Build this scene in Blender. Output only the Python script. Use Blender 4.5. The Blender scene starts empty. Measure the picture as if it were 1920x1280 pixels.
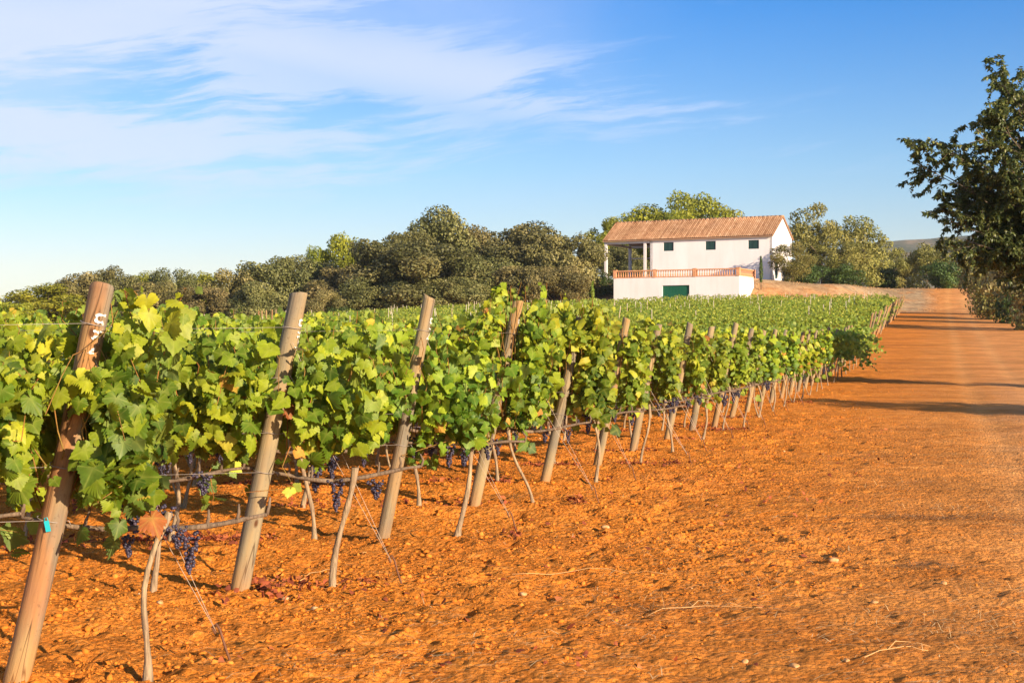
import bpy, math, random
import numpy as np
from mathutils import Vector, Matrix

# ------------------------------------------------------------------ camera, sky, sun, exposure
sc = bpy.context.scene
F = 2667.0; CX = 960.0; CY = 640.0; EYE = 1.6          # focal length and centre in photo pixels
cam_d = bpy.data.cameras.new('camera'); cam = bpy.data.objects.new('camera', cam_d)
sc.collection.objects.link(cam); sc.camera = cam
cam_d.lens = 50; cam_d.sensor_width = 36; cam_d.clip_start = 0.1; cam_d.clip_end = 9000
cam.location = (0, 0, EYE); cam.rotation_euler = (math.radians(90), 0, 0)

SUN_EL = math.radians(17.0)
SUN_AZ = math.atan2(0.68, -0.73)                       # clockwise from +Y
sun_dir = Vector((math.sin(SUN_AZ)*math.cos(SUN_EL), math.cos(SUN_AZ)*math.cos(SUN_EL), math.sin(SUN_EL)))
sd = bpy.data.lights.new('sun', 'SUN'); sun = bpy.data.objects.new('sun', sd)
sc.collection.objects.link(sun)
sd.energy = 5.0; sd.angle = math.radians(0.5); sd.color = (1.0, 0.80, 0.58)
sun.rotation_euler = sun_dir.to_track_quat('Z', 'Y').to_euler()

sc.view_settings.view_transform = 'Standard'; sc.view_settings.look = 'None'
sc.view_settings.gamma = 1.0; sc.view_settings.use_curve_mapping = False
sc.view_settings.exposure = 0.97
sc.cycles.max_bounces = 6; sc.cycles.transparent_max_bounces = 4
sc.cycles.transmission_bounces = 4; sc.cycles.diffuse_bounces = 3

class NT:
    """small helper for building node trees"""
    def __init__(s, tree): s.t = tree; tree.nodes.clear()
    def n(s, typ, ins=None, **props):
        nd = s.t.nodes.new(typ)
        for k, v in props.items(): setattr(nd, k, v)
        for k, v in (ins or {}).items():
            sock = nd.inputs[k]
            if isinstance(v, bpy.types.NodeSocket): s.t.links.new(v, sock)
            else: sock.default_value = v
        return nd
    def math(s, op, a, b=0.0, c=0.0, clamp=False):
        nd = s.n('ShaderNodeMath', {0: a, 1: b, 2: c}, operation=op); nd.use_clamp = clamp
        return nd.outputs[0]
    def mix(s, f, a, b, blend='MIX'):
        nd = s.n('ShaderNodeMix', data_type='RGBA', blend_type=blend)
        for sock, v in ((nd.inputs[0], f), (nd.inputs[6], a), (nd.inputs[7], b)):
            if isinstance(v, bpy.types.NodeSocket): s.t.links.new(v, sock)
            elif isinstance(v, (int, float)): sock.default_value = v
            else: sock.default_value = (*v, 1.0)
        return nd.outputs[2]
    def ramp(s, f, stops, interp='LINEAR'):
        nd = s.n('ShaderNodeValToRGB', {0: f}); cr = nd.color_ramp; cr.interpolation = interp
        while len(cr.elements) < len(stops): cr.elements.new(0.5)
        for e, (p, c) in zip(cr.elements, stops):
            e.position = p; e.color = (*c, 1.0) if not isinstance(c, (int, float)) else (c, c, c, 1.0)
        return nd.outputs[0]
    def noise(s, vec, scale, detail=4, rough=0.55, dist=0.0):
        ins = {'Scale': scale, 'Detail': detail, 'Roughness': rough, 'Distortion': dist}
        if vec is not None: ins['Vector'] = vec
        return s.n('ShaderNodeTexNoise', ins).outputs[0]
    def mapping(s, vec, scale=(1, 1, 1), rot=(0, 0, 0), loc=(0, 0, 0)):
        return s.n('ShaderNodeMapping', {'Vector': vec, 'Scale': scale, 'Rotation': rot, 'Location': loc}).outputs[0]

# world: Nishita sky with thin cirrus
w = bpy.data.worlds.new('World'); sc.world = w; w.use_nodes = True
g = NT(w.node_tree)
sky = g.n('ShaderNodeTexSky', sky_type='NISHITA')
sky.sun_disc = False; sky.sun_elevation = SUN_EL; sky.sun_rotation = SUN_AZ
sky.altitude = 100; sky.air_density = 1.0; sky.dust_density = 0.3; sky.ozone_density = 3.0
tc = g.n('ShaderNodeTexCoord').outputs['Generated']
sep = g.n('ShaderNodeSeparateXYZ', {0: tc})
dx, dy, dz = sep.outputs
# richer azure towards the zenith, pale at the horizon, as the air is on a dry evening
elev = g.math('ABSOLUTE', dz)
tint = g.ramp(elev, [(0.0, (0.88, 0.83, 0.86)), (0.05, (1.0, 0.88, 0.88)), (0.12, (0.66, 0.84, 1.0)), (0.24, (0.08, 0.60, 1.10)), (0.6, (0.12, 0.34, 0.72))])
skyc = g.mix(1.0, sky.outputs[0], tint, 'MULTIPLY')
# cirrus: a soft veil and crisper combed streaks, thick in the west and thinning eastward
wv = g.n('ShaderNodeTexNoise', {'Vector': tc, 'Scale': 5.0, 'Detail': 3.0, 'Roughness': 0.55}).outputs[1]
warp = g.n('ShaderNodeVectorMath', {0: wv, 1: (0.5, 0.5, 0.5)}, operation='SUBTRACT').outputs[0]
warp = g.n('ShaderNodeVectorMath', {0: warp, 3: 0.035}, operation='SCALE').outputs[0]
cv = g.n('ShaderNodeVectorMath', {0: tc, 1: warp}, operation='ADD').outputs[0]
rotv = g.mapping(cv, rot=(0, math.radians(7), 0))
st = g.noise(g.mapping(rotv, scale=(5.5, 5.5, 44.0), loc=(0.4, 0, 0.9)), 1.0, 9, 0.62, 0.35)
fine = g.noise(g.mapping(rotv, scale=(13.0, 13.0, 120.0)), 1.0, 8, 0.66, 0.3)
big = g.noise(g.mapping(cv, scale=(3.4, 3.4, 9.0), loc=(3.1, 0, 1.7)), 1.0, 4, 0.5, 0.2)
west = g.n('ShaderNodeMapRange', {0: dx, 1: 0.26, 2: -0.30, 3: 0.0, 4: 1.0}, interpolation_type='SMOOTHSTEP').outputs[0]
bandc = g.math('SUBTRACT', dz, g.math('MULTIPLY_ADD', dx, -0.14, 0.178))
band = g.math('POWER', 2.718, g.math('MULTIPLY', g.math('MULTIPLY', bandc, bandc), -1100.0))
band = g.math('MULTIPLY', band, g.math('MULTIPLY_ADD', dx, -3.6, 1.0, True))
b2 = g.math('SUBTRACT', dz, g.math('MULTIPLY_ADD', dx, -0.05, 0.118))
b2 = g.math('MULTIPLY', g.math('POWER', 2.718, g.math('MULTIPLY', g.math('MULTIPLY', b2, b2), -2600.0)), g.math('MULTIPLY_ADD', dx, -3.0, 0.15, True))
band = g.math('MAXIMUM', band, g.math('MULTIPLY', b2, 0.8))
low = g.n('ShaderNodeMapRange', {0: dz, 1: 0.07, 2: 0.15, 3: 0.0, 4: 1.0}, interpolation_type='SMOOTHSTEP').outputs[0]
veil = g.math('MULTIPLY', g.math('MULTIPLY', west, low), g.n('ShaderNodeMapRange', {0: big, 1: 0.34, 2: 0.66, 3: 0.10, 4: 0.62}, interpolation_type='SMOOTHSTEP').outputs[0])
sm_ = g.math('ADD', g.math('MULTIPLY', st, 0.6), g.math('MULTIPLY', fine, 0.4))
sm_ = g.math('ADD', sm_, g.math('ADD', g.math('MULTIPLY', west, 0.10), g.math('MULTIPLY', band, 0.16)))
streak = g.n('ShaderNodeMapRange', {0: sm_, 1: 0.55, 2: 0.70, 3: 0.0, 4: 0.75}, interpolation_type='SMOOTHSTEP').outputs[0]
streak = g.math('MULTIPLY', streak, g.math('MAXIMUM', g.math('MULTIPLY', west, g.n('ShaderNodeMapRange', {0: dz, 1: 0.085, 2: 0.12, 3: 0.0, 4: 1.0}).outputs[0]), band))
cm = g.math('SUBTRACT', 1.0, g.math('MULTIPLY', g.math('SUBTRACT', 1.0, veil), g.math('SUBTRACT', 1.0, streak)))
skyc = g.mix(cm, skyc, (4.6, 5.1, 6.6))
bg = g.n('ShaderNodeBackground', {0: skyc, 1: 0.086})
g.n('ShaderNodeOutputWorld', {0: bg.outputs[0]})

# ------------------------------------------------------------------ helpers
rng = np.random.default_rng(7)
random.seed(7)
COL = sc.collection

def smooth(a, b, v):
    t = np.clip((v - a) / (b - a), 0, 1); return t*t*(3 - 2*t)

def _hash(ix, iy, seed):
    h = (ix.astype(np.int64)*374761393 + iy.astype(np.int64)*668265263 + seed*2147483647) & 0x7fffffff
    h = ((h ^ (h >> 13))*1274126177) & 0x7fffffff
    return ((h ^ (h >> 16)) & 0xffff) / 65535.0
def vnoise(x, y, seed=0):
    ix = np.floor(x); iy = np.floor(y); fx = x - ix; fy = y - iy
    fx = fx*fx*(3 - 2*fx); fy = fy*fy*(3 - 2*fy)
    a = _hash(ix, iy, seed); b = _hash(ix+1, iy, seed); c = _hash(ix, iy+1, seed); d = _hash(ix+1, iy+1, seed)
    return (a*(1-fx)+b*fx)*(1-fy) + (c*(1-fx)+d*fx)*fy
def fbm(x, y, octs=4, seed=0, rough=0.5):
    s = 0; a = 1; t = 0
    for i in range(octs):
        s = s + a*vnoise(x*2**i + 17.3*i, y*2**i - 9.1*i, seed+i); t += a; a *= rough
    return s/t

HX0, HY0, HS = -2.28, 6.57, 0.3008                     # headland line x = HX0 + HS*(y-HY0)
def headland(y): return HX0 + HS*(y - HY0)
def H(x, y):
    """lie of the land"""
    x = np.asarray(x, float); y = np.asarray(y, float)
    sl = np.clip(0.041 + 0.0004*x - 0.0003*np.maximum(0, -5 - x), 0.016, 0.049)
    s = y - 55.0
    soft = np.where(s > 40, s, 8*np.log1p(np.exp(np.clip(s, -60, 40)/8)))
    z = sl*soft
    z = np.where(y > 190, np.minimum(z, 9.0 + 0*z), z)
    z = np.minimum(z, 9.2)
    # bank and terrace on which the farmhouse and the trees behind stand
    start = 151 + 3.0*smooth(36, 45, x) + 8*(1-smooth(2, 9, x)) - 1.5*smooth(22, 26, x)*(1-smooth(34, 42, x))
    leng = 17 - 10*smooth(20, 25, x)*(1-smooth(34, 46, x))
    t = smooth(0, 1, (y - start)/leng)
    m = smooth(0.5, 9, x)
    top = 8.45 - 0.5*smooth(27, 34, x)*(1 - smooth(60, 80, x))
    z = z + (np.maximum(z, top) - z)*t*m
    return z
def Hs(x, y): return float(H(np.array([x]), np.array([y]))[0])
def at(px, d): return (px - CX)/F*d                    # x of a thing seen at column px at distance d
def zat(py, d): return EYE + (CY - py)/F*d

def mesh_np(name, verts, faces, rnd=None, vein=None, smooth_sh=False):
    """faces: (N,3) or (N,4) array"""
    me = bpy.data.meshes.new(name)
    verts = np.asarray(verts, np.float32); faces = np.asarray(faces, np.int32)
    me.vertices.add(len(verts)); me.vertices.foreach_set('co', verts.ravel())
    k = faces.shape[1]
    me.loops.add(faces.size); me.loops.foreach_set('vertex_index', faces.ravel())
    me.polygons.add(len(faces)); me.polygons.foreach_set('loop_start', np.arange(len(faces), dtype=np.int32)*k)
    if smooth_sh: me.polygons.foreach_set('use_smooth', np.ones(len(faces), bool))
    me.update(calc_edges=True)
    if rnd is not None:
        a = me.attributes.new('rnd', 'FLOAT', 'POINT'); a.data.foreach_set('value', np.asarray(rnd, np.float32))
    if vein is not None:
        a = me.attributes.new('vein', 'FLOAT', 'POINT'); a.data.foreach_set('value', np.asarray(vein, np.float32))
    return me

def link(name, me, mat=None, parent=None, loc=None, rot=None, scale=None):
    o = bpy.data.objects.new(name, me); COL.objects.link(o)
    if me is not None and mat is not None and len(me.materials) == 0: me.materials.append(mat)
    if parent is not None: o.parent = parent
    if loc is not None: o.location = loc
    if rot is not None: o.rotation_euler = rot
    if scale is not None: o.scale = scale
    return o
def tag(o, label=None, cat=None, group=None, kind=None):
    if label: o['label'] = label
    if cat: o['category'] = cat
    if group: o['group'] = group
    if kind: o['kind'] = kind
    return o
def empty(name, loc=(0, 0, 0), rz=0.0):
    o = bpy.data.objects.new(name, None); COL.objects.link(o)
    o.location = loc; o.rotation_euler = (0, 0, rz); o.empty_display_size = 0.2
    return o

class MB:
    """collects shapes into one mesh of mixed polygons"""
    def __init__(s): s.v = []; s.f = []; s.sm = []
    def add(s, v, f, smooth_sh=False):
        n = len(s.v); s.v += [tuple(p) for p in v]; s.f += [tuple(i+n for i in q) for q in f]; s.sm += [smooth_sh]*len(f)
    def box(s, x0, x1, y0, y1, z0, z1, M=None):
        v = [Vector(p) for p in ((x0,y0,z0),(x1,y0,z0),(x1,y1,z0),(x0,y1,z0),(x0,y0,z1),(x1,y0,z1),(x1,y1,z1),(x0,y1,z1))]
        if M is not None: v = [M @ p for p in v]
        s.add(v, [(0,3,2,1),(4,5,6,7),(0,1,5,4),(1,2,6,5),(2,3,7,6),(3,0,4,7)])
    def tube(s, pts, rad, n=8, cap=True, jit=0.0):
        pts = [Vector(p) for p in pts]; rings = []; up = None; vv = []
        for i, p in enumerate(pts):
            d = (pts[min(i+1, len(pts)-1)] - pts[max(i-1, 0)])
            if d.length < 1e-9: d = Vector((0, 0, 1))
            d.normalize()
            if up is None: up = d.orthogonal().normalized()
            up = (up - d*up.dot(d)).normalized(); sd_ = d.cross(up)
            r = rad[i] if hasattr(rad, '__len__') else rad
            for k in range(n):
                a = 2*math.pi*k/n; rr = r*(1 + jit*(random.random()-.5))
                vv.append(p + (up*math.cos(a) + sd_*math.sin(a))*rr)
        f = []
        for i in range(len(pts)-1):
            for k in range(n):
                f.append((i*n+k, i*n+(k+1) % n, (i+1)*n+(k+1) % n, (i+1)*n+k))
        if cap: f.append(tuple(range(n))[::-1]); f.append(tuple((len(pts)-1)*n+k for k in range(n)))
        s.add(vv, f, True)
    def mesh(s, name):
        me = bpy.data.meshes.new(name); me.from_pydata(s.v, [], s.f); me.update()
        me.polygons.foreach_set('use_smooth', s.sm)
        return me
    def build(s, name, mat, parent=None, **k): return link(name, s.mesh(name), mat, parent, **k)

# ------------------------------------------------------------------ materials
def new_mat(name):
    m = bpy.data.materials.new(name); m.use_nodes = True; return m, NT(m.node_tree)
def finish(g, col, rough=0.8, bump=None, bstr=0.3, bdist=0.02, spec=0.3, extra=None):
    ins = {'Base Color': col, 'Roughness': rough, 'Specular IOR Level': spec}
    if bump is not None:
        ins['Normal'] = g.n('ShaderNodeBump', {'Height': bump, 'Strength': bstr, 'Distance': bdist}).outputs[0]
    p = g.n('ShaderNodeBsdfPrincipled', ins)
    for k, v in (extra or {}).items(): p.inputs[k].default_value = v
    g.n('ShaderNodeOutputMaterial', {0: p.outputs[0]})
    return p

def foliage_mat(name, stops, trans=(0.3, 0.4, 0.05), tfac=0.35, rough=0.5, spec=0.3, vein=0.0, gvar=0.25, nscale=0.0):
    m, g = new_mat(name)
    r = g.n('ShaderNodeAttribute', attribute_name='rnd').outputs['Fac']
    c = g.ramp(r, stops)
    orr = g.n('ShaderNodeObjectInfo').outputs['Random']
    hs = g.n('ShaderNodeHueSaturation', {'Hue': g.math('MULTIPLY_ADD', orr, 0.024, 0.488), 'Saturation': 1.0,
        'Value': g.math('MULTIPLY_ADD', orr, gvar, 1.0 - gvar/2), 'Fac': 1.0, 'Color': c}).outputs[0]
    c = hs
    if vein > 0:
        v = g.n('ShaderNodeAttribute', attribute_name='vein').outputs['Fac']
        v = g.math('POWER', v, 3.0)
        c = g.mix(g.math('MULTIPLY', v, vein), c, (0.46, 0.48, 0.10))
        tcn = g.n('ShaderNodeTexCoord').outputs['Object']
        nz = g.noise(tcn, 26.0, 3, 0.6)
        c = g.mix(1.0, c, g.ramp(nz, [(0.3, 0.78), (0.7, 1.15)]), 'MULTIPLY')
    # backs of leaves are paler and greyer
    geo = g.n('ShaderNodeNewGeometry')
    back = g.mix(0.25, c, (0.26, 0.34, 0.15)) if vein > 0 else c
    c2 = g.mix(geo.outputs['Backfacing'], c, back)
    p = g.n('ShaderNodeBsdfPrincipled', {'Base Color': c2, 'Roughness': rough, 'Specular IOR Level': spec})
    tcol = g.mix(0.62, c2, trans)
    t = g.n('ShaderNodeBsdfTranslucent', {0: tcol})
    mx = g.n('ShaderNodeMixShader', {0: tfac, 1: p.outputs[0], 2: t.outputs[0]})
    g.n('ShaderNodeOutputMaterial', {0: mx.outputs[0]})
    return m

M = {}
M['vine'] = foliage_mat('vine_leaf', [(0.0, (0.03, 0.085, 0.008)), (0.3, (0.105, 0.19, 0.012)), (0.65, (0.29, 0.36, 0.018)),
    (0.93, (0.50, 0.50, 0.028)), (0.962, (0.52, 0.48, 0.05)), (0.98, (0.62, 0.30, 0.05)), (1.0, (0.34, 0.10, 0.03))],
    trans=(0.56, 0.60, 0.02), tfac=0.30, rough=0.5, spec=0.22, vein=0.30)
M['vine_far'] = foliage_mat('vine_leaf_far', [(0.0, (0.05, 0.12, 0.02)), (0.4, (0.15, 0.25, 0.03)), (0.8, (0.32, 0.40, 0.045)), (1.0, (0.50, 0.50, 0.07))],
    trans=(0.40, 0.55, 0.05), tfac=0.35, rough=0.5)
M['oak'] = foliage_mat('oak_leaf', [(0.0, (0.045, 0.053, 0.016)), (0.5, (0.12, 0.122, 0.036)), (0.85, (0.22, 0.20, 0.065)), (1.0, (0.31, 0.27, 0.10))],
    trans=(0.13, 0.12, 0.03), tfac=0.12, rough=0.55, gvar=0.55)
M['oak_brown'] = foliage_mat('oak_leaf_brown', [(0.0, (0.052, 0.055, 0.017)), (0.5, (0.15, 0.135, 0.040)), (1.0, (0.33, 0.27, 0.10))],
    trans=(0.16, 0.12, 0.03), tfac=0.12, rough=0.55, gvar=0.35)
M['pine'] = foliage_mat('pine_needles', [(0.0, (0.09, 0.11, 0.012)), (0.5, (0.24, 0.26, 0.02)), (1.0, (0.44, 0.43, 0.035))],
    trans=(0.25, 0.28, 0.02), tfac=0.2, rough=0.5, gvar=0.3)
M['olive'] = foliage_mat('olive_leaf', [(0.0, (0.08, 0.09, 0.02)), (0.5, (0.20, 0.195, 0.045)), (1.0, (0.36, 0.32, 0.085))],
    trans=(0.2, 0.22, 0.05), tfac=0.2, rough=0.5, gvar=0.3)
M['darkshrub'] = foliage_mat('shrub_leaf', [(0.0, (0.03, 0.05, 0.012)), (0.6, (0.06, 0.10, 0.02)), (1.0, (0.13, 0.18, 0.03))],
    trans=(0.1, 0.15, 0.02), tfac=0.15, rough=0.5)
M['cypress'] = foliage_mat('cypress_leaf', [(0.0, (0.03, 0.06, 0.015)), (0.6, (0.07, 0.11, 0.025)), (1.0, (0.13, 0.17, 0.04))],
    trans=(0.1, 0.15, 0.02), tfac=0.1, rough=0.6)
M['cypress_lime'] = foliage_mat('lime_cypress_leaf', [(0.0, (0.12, 0.2, 0.02)), (1.0, (0.28, 0.36, 0.04))],
    trans=(0.2, 0.3, 0.02), tfac=0.15, rough=0.6)
M['almond'] = foliage_mat('broad_tree_leaf', [(0.0, (0.035, 0.055, 0.018)), (0.5, (0.10, 0.125, 0.035)), (0.85, (0.21, 0.21, 0.055)), (1.0, (0.34, 0.26, 0.07))],
    trans=(0.18, 0.24, 0.03), tfac=0.22, rough=0.4, spec=0.4, gvar=0.1)

def wood_mat(name, grey, tan, orange):
    m, g = new_mat(name)
    tcn = g.n('ShaderNodeTexCoord').outputs['Object']
    orr = g.n('ShaderNodeObjectInfo').outputs['Random']
    off = g.n('ShaderNodeCombineXYZ', {0: g.math('MULTIPLY', orr, 31.0), 1: g.math('MULTIPLY', orr, 17.0), 2: 0.0}).outputs[0]
    v = g.n('ShaderNodeVectorMath', {0: tcn, 1: off}, operation='ADD').outputs[0]
    grain = g.noise(g.mapping(v, scale=(38, 38, 2.2)), 1.0, 6, 0.65, 0.3)
    patch = g.noise(g.mapping(v, scale=(5, 5, 1.6)), 1.0, 3, 0.5)
    c = g.mix(g.ramp(patch, [(0.36, 0.0), (0.58, 1.0)]), grey, tan)
    patch2 = g.noise(g.mapping(v, scale=(7, 7, 1.1), loc=(4, 4, 4)), 1.0, 3, 0.5)
    c = g.mix(g.math('MULTIPLY', g.ramp(patch2, [(0.48, 0.0), (0.62, 1.0)]), g.math('MULTIPLY_ADD', orr, 0.7, 0.2)), c, orange)
    c = g.mix(1.0, c, g.ramp(grain, [(0.25, 0.62), (0.45, 0.92), (0.75, 1.12)]), 'MULTIPLY')
    sp_ = g.noise(g.mapping(v, scale=(60, 60, 30)), 1.0, 3, 0.6)
    c = g.mix(g.math('MULTIPLY', g.ramp(sp_, [(0.28, 1.0), (0.38, 0.0)]), 0.5), c, (0.12, 0.07, 0.04))
    # knots
    vo = g.n('ShaderNodeTexVoronoi', {'Vector': g.mapping(v, scale=(7, 7, 3.3)), 'Scale': 1.0}).outputs['Distance']
    c = g.mix(g.ramp(vo, [(0.07, 1.0), (0.13, 0.0)]), c, (0.10, 0.045, 0.02))
    cr_ = g.noise(g.mapping(v, scale=(13, 13, 0.55), loc=(9, 2, 5)), 1.0, 2, 0.4)
    cr_ = g.math('ABSOLUTE', g.math('SUBTRACT', cr_, 0.5))
    c = g.mix(g.ramp(cr_, [(0.0, 0.85), (0.011, 0.0)]), c, (0.05, 0.028, 0.015))
    dirt = g.n('ShaderNodeMapRange', {0: g.n('ShaderNodeSeparateXYZ', {0: tcn}).outputs[2], 1: 0.30, 2: 0.0, 3: 0.0, 4: 0.55}).outputs[0]
    c = g.mix(g.math('MULTIPLY', dirt, patch), c, (0.50, 0.19, 0.045))
    finish(g, c, 0.85, bump=grain, bstr=0.5, bdist=0.012, spec=0.15)
    return m
M['post'] = wood_mat('weathered_post_wood', (0.20, 0.17, 0.12), (0.33, 0.25, 0.13), (0.38, 0.21, 0.075))
M['post_red'] = wood_mat('reddish_post_wood', (0.22, 0.175, 0.12), (0.36, 0.24, 0.105), (0.42, 0.155, 0.04))
M['stake'] = wood_mat('pale_stake_wood', (0.50, 0.46, 0.36), (0.62, 0.55, 0.40), (0.6, 0.4, 0.22))

def bark_mat(name, a, b):
    m, g = new_mat(name)
    tcn = g.n('ShaderNodeTexCoord').outputs['Object']
    n1 = g.noise(g.mapping(tcn, scale=(70, 70, 9)), 1.0, 5, 0.65, 0.6)
    n2 = g.noise(tcn, 5.0, 3, 0.5)
    c = g.mix(g.ramp(n2, [(0.35, 0.0), (0.65, 1.0)]), a, b)
    c = g.mix(1.0, c, g.ramp(n1, [(0.3, 0.45), (0.6, 1.1)]), 'MULTIPLY')
    finish(g, c, 0.9, bump=n1, bstr=0.8, bdist=0.01, spec=0.1)
    return m
M['vbark'] = bark_mat('vine_bark', (0.30, 0.21, 0.13), (0.42, 0.31, 0.18))
M['cordon'] = bark_mat('cordon_bark', (0.14, 0.10, 0.07), (0.24, 0.17, 0.11))
M['bark'] = bark_mat('tree_bark', (0.14, 0.10, 0.07), (0.22, 0.17, 0.12))
M['cane'] = bark_mat('cane_bark', (0.34, 0.13, 0.04), (0.30, 0.20, 0.05))

def plain(name, col, rough=0.6, metallic=0.0, nscale=8.0, amp=0.15, spec=0.3, bump=0.0):
    m, g = new_mat(name)
    tcn = g.n('ShaderNodeTexCoord').outputs['Object']
    nz = g.noise(tcn, nscale, 5, 0.6)
    c = g.mix(1.0, col, g.ramp(nz, [(0.3, 1-amp), (0.7, 1+amp*0.5)]), 'MULTIPLY')
    p = finish(g, c, rough, bump=nz if bump else None, bstr=bump, spec=spec)
    p.inputs['Metallic'].default_value = metallic
    return m
M['wire'] = plain('galvanised_wire', (0.34, 0.29, 0.25), 0.55, 0.3)
M['rust'] = plain('rusty_rod', (0.20, 0.09, 0.05), 0.8, 0.3)
M['paint'] = plain('white_number_paint', (0.74, 0.68, 0.60), 0.8, nscale=70, amp=0.45)
M['guy'] = plain('twisted_guy_wire', (0.55, 0.44, 0.34), 0.6, 0.2)
M['teal'] = plain('teal_plastic', (0.02, 0.42, 0.48), 0.35)
M['iron_white'] = plain('white_column', (0.72, 0.68, 0.66), 0.7)
M['green_door'] = plain('green_door_paint', (0.012, 0.115, 0.06), 0.5, nscale=2.0)
M['shutter'] = plain('dark_green_shutter', (0.025, 0.07, 0.065), 0.5, nscale=3)
M['terracotta'] = plain('terracotta', (0.70, 0.34, 0.17), 0.8, nscale=3, amp=0.3)
M['dark'] = plain('dark_brown', (0.06, 0.045, 0.035), 0.8)
M['slab'] = plain('terrace_tile', (0.45, 0.26, 0.16), 0.8)

m, g = new_mat('grape_skin')
r = g.n('ShaderNodeAttribute', attribute_name='rnd').outputs['Fac']
c = g.ramp(r, [(0.0, (0.012, 0.010, 0.022)), (0.5, (0.035, 0.03, 0.055)), (0.85, (0.07, 0.06, 0.10)), (1.0, (0.10, 0.03, 0.05))])
tcn = g.n('ShaderNodeTexCoord').outputs['Object']
nz = g.noise(tcn, 90.0, 2, 0.5)
c = g.mix(g.ramp(nz, [(0.45, 0.0), (0.7, 0.6)]), c, (0.07, 0.06, 0.08))
finish(g, c, 0.45, spec=0.4); M['grape'] = m

def soil_nodes(g, vec):
    n1 = g.noise(vec, 0.35, 5, 0.6)
    n2 = g.noise(vec, 3.2, 6, 0.65)
    n3 = g.noise(vec, 24.0, 6, 0.7)
    c = g.mix(g.ramp(n2, [(0.32, 0.0), (0.68, 1.0)]), (0.61, 0.178, 0.017), (0.78, 0.285, 0.042))
    c = g.mix(g.math('MULTIPLY', g.ramp(n1, [(0.42, 0.0), (0.62, 1.0)]), 0.45), c, (0.62, 0.20, 0.036))
    c = g.mix(g.math('MULTIPLY', g.ramp(n3, [(0.52, 0.0), (0.75, 1.0)]), 0.6), c, (0.80, 0.42, 0.14))
    c = g.mix(g.math('MULTIPLY', g.ramp(n3, [(0.25, 1.0), (0.42, 0.0)]), 0.5), c, (0.30, 0.10, 0.02))
    return c, n2, n3
# soil of field and track
m, g = new_mat('red_soil')
pos = g.n('ShaderNodeNewGeometry').outputs['Position']
c, n2, n3 = soil_nodes(g, pos)
sp = g.n('ShaderNodeSeparateXYZ', {0: pos}); X, Y, Z = sp.outputs
hl = g.math('MULTIPLY_ADD', Y, HS, HX0 - HS*HY0)
rel = g.math('SUBTRACT', X, hl)                        # metres outside the headland line
nb = g.noise(pos, 0.5, 4, 0.6)
relw = g.math('ADD', rel, g.math('MULTIPLY_ADD', nb, 3.0, -1.5))
track = g.n('ShaderNodeMapRange', {0: relw, 1: 2.0, 2: 4.8, 3: 0.0, 4: 1.0}, interpolation_type='SMOOTHSTEP').outputs[0]
ns = g.noise(g.mapping(pos, scale=(0.9, 2.2, 1)), 1.0, 8, 0.75)
trc = g.mix(g.ramp(ns, [(0.35, 0.0), (0.65, 1.0)]), (0.55, 0.185, 0.032), (0.76, 0.335, 0.088))
c = g.mix(g.math('MULTIPLY', track, 0.8), c, trc)
# paler dusty crown of the lane at the far side
pale = g.n('ShaderNodeMapRange', {0: relw, 1: 4.6, 2: 7.2, 3: 0.0, 4: 1.0}, interpolation_type='SMOOTHSTEP').outputs[0]
pale = g.math('MULTIPLY', pale, g.n('ShaderNodeMapRange', {0: Y, 1: 22.0, 2: 60.0, 3: 0.55, 4: 0.15}).outputs[0])
c = g.mix(pale, c, g.mix(n3, (0.74, 0.42, 0.21), (0.84, 0.56, 0.32)))
# straw coloured grass stain on the bank and far ground
far = g.n('ShaderNodeMapRange', {0: Y, 1: 146.0, 2: 156.0, 3: 0.0, 4: 1.0}).outputs[0]
nf = g.noise(pos, 0.35, 5, 0.65)
side = g.n('ShaderNodeMapRange', {0: g.math('ABSOLUTE', g.math('SUBTRACT', relw, 5.6)), 1: 1.6, 2: 3.4, 3: 0.25, 4: 1.0}).outputs[0]
grassy = g.mix(g.ramp(g.noise(pos, 1.6, 5, 0.7), [(0.4, 0.0), (0.6, 1.0)]), (0.33, 0.22, 0.12), (0.50, 0.36, 0.20))
c = g.mix(g.math('MULTIPLY', g.math('MULTIPLY', far, side), g.ramp(nf, [(0.3, 0.55), (0.5, 1.0)])), c, grassy)
# wheel tracks worn paler, crown between them darker
ru = g.math('ABSOLUTE', g.math('SUBTRACT', g.math('ABSOLUTE', g.math('SUBTRACT', rel, 6.1)), 0.9))
rut = g.n('ShaderNodeMapRange', {0: g.math('ADD', ru, g.math('MULTIPLY', nb, 0.5)), 1: 0.30, 2: 0.75, 3: 0.55, 4: 0.0}).outputs[0]
c = g.mix(g.math('MULTIPLY', rut, n2), c, (0.80, 0.42, 0.15))
patchy = g.noise(g.mapping(pos, scale=(0.3, 0.5, 1)), 1.0, 6, 0.7)
c = g.mix(1.0, c, g.ramp(patchy, [(0.36, 0.74), (0.58, 1.08)]), 'MULTIPLY')
n4 = g.noise(pos, 95.0, 4, 0.7)
c = g.mix(1.0, c, g.ramp(n4, [(0.3, 0.80), (0.7, 1.14)]), 'MULTIPLY')
vor = g.n('ShaderNodeTexVoronoi', {'Vector': pos, 'Scale': 30.0, 'Randomness': 1.0}).outputs['Distance']
hgt = g.math('ADD', g.math('MULTIPLY_ADD', n4, 0.30, g.math('MULTIPLY', n3, 0.7)), g.math('ADD', g.math('MULTIPLY', n2, 0.8), g.math('MULTIPLY', vor, -0.6)))
finish(g, c, 0.95, bump=hgt, bstr=0.9, bdist=0.045, spec=0.08)
M['soil'] = m

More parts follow.
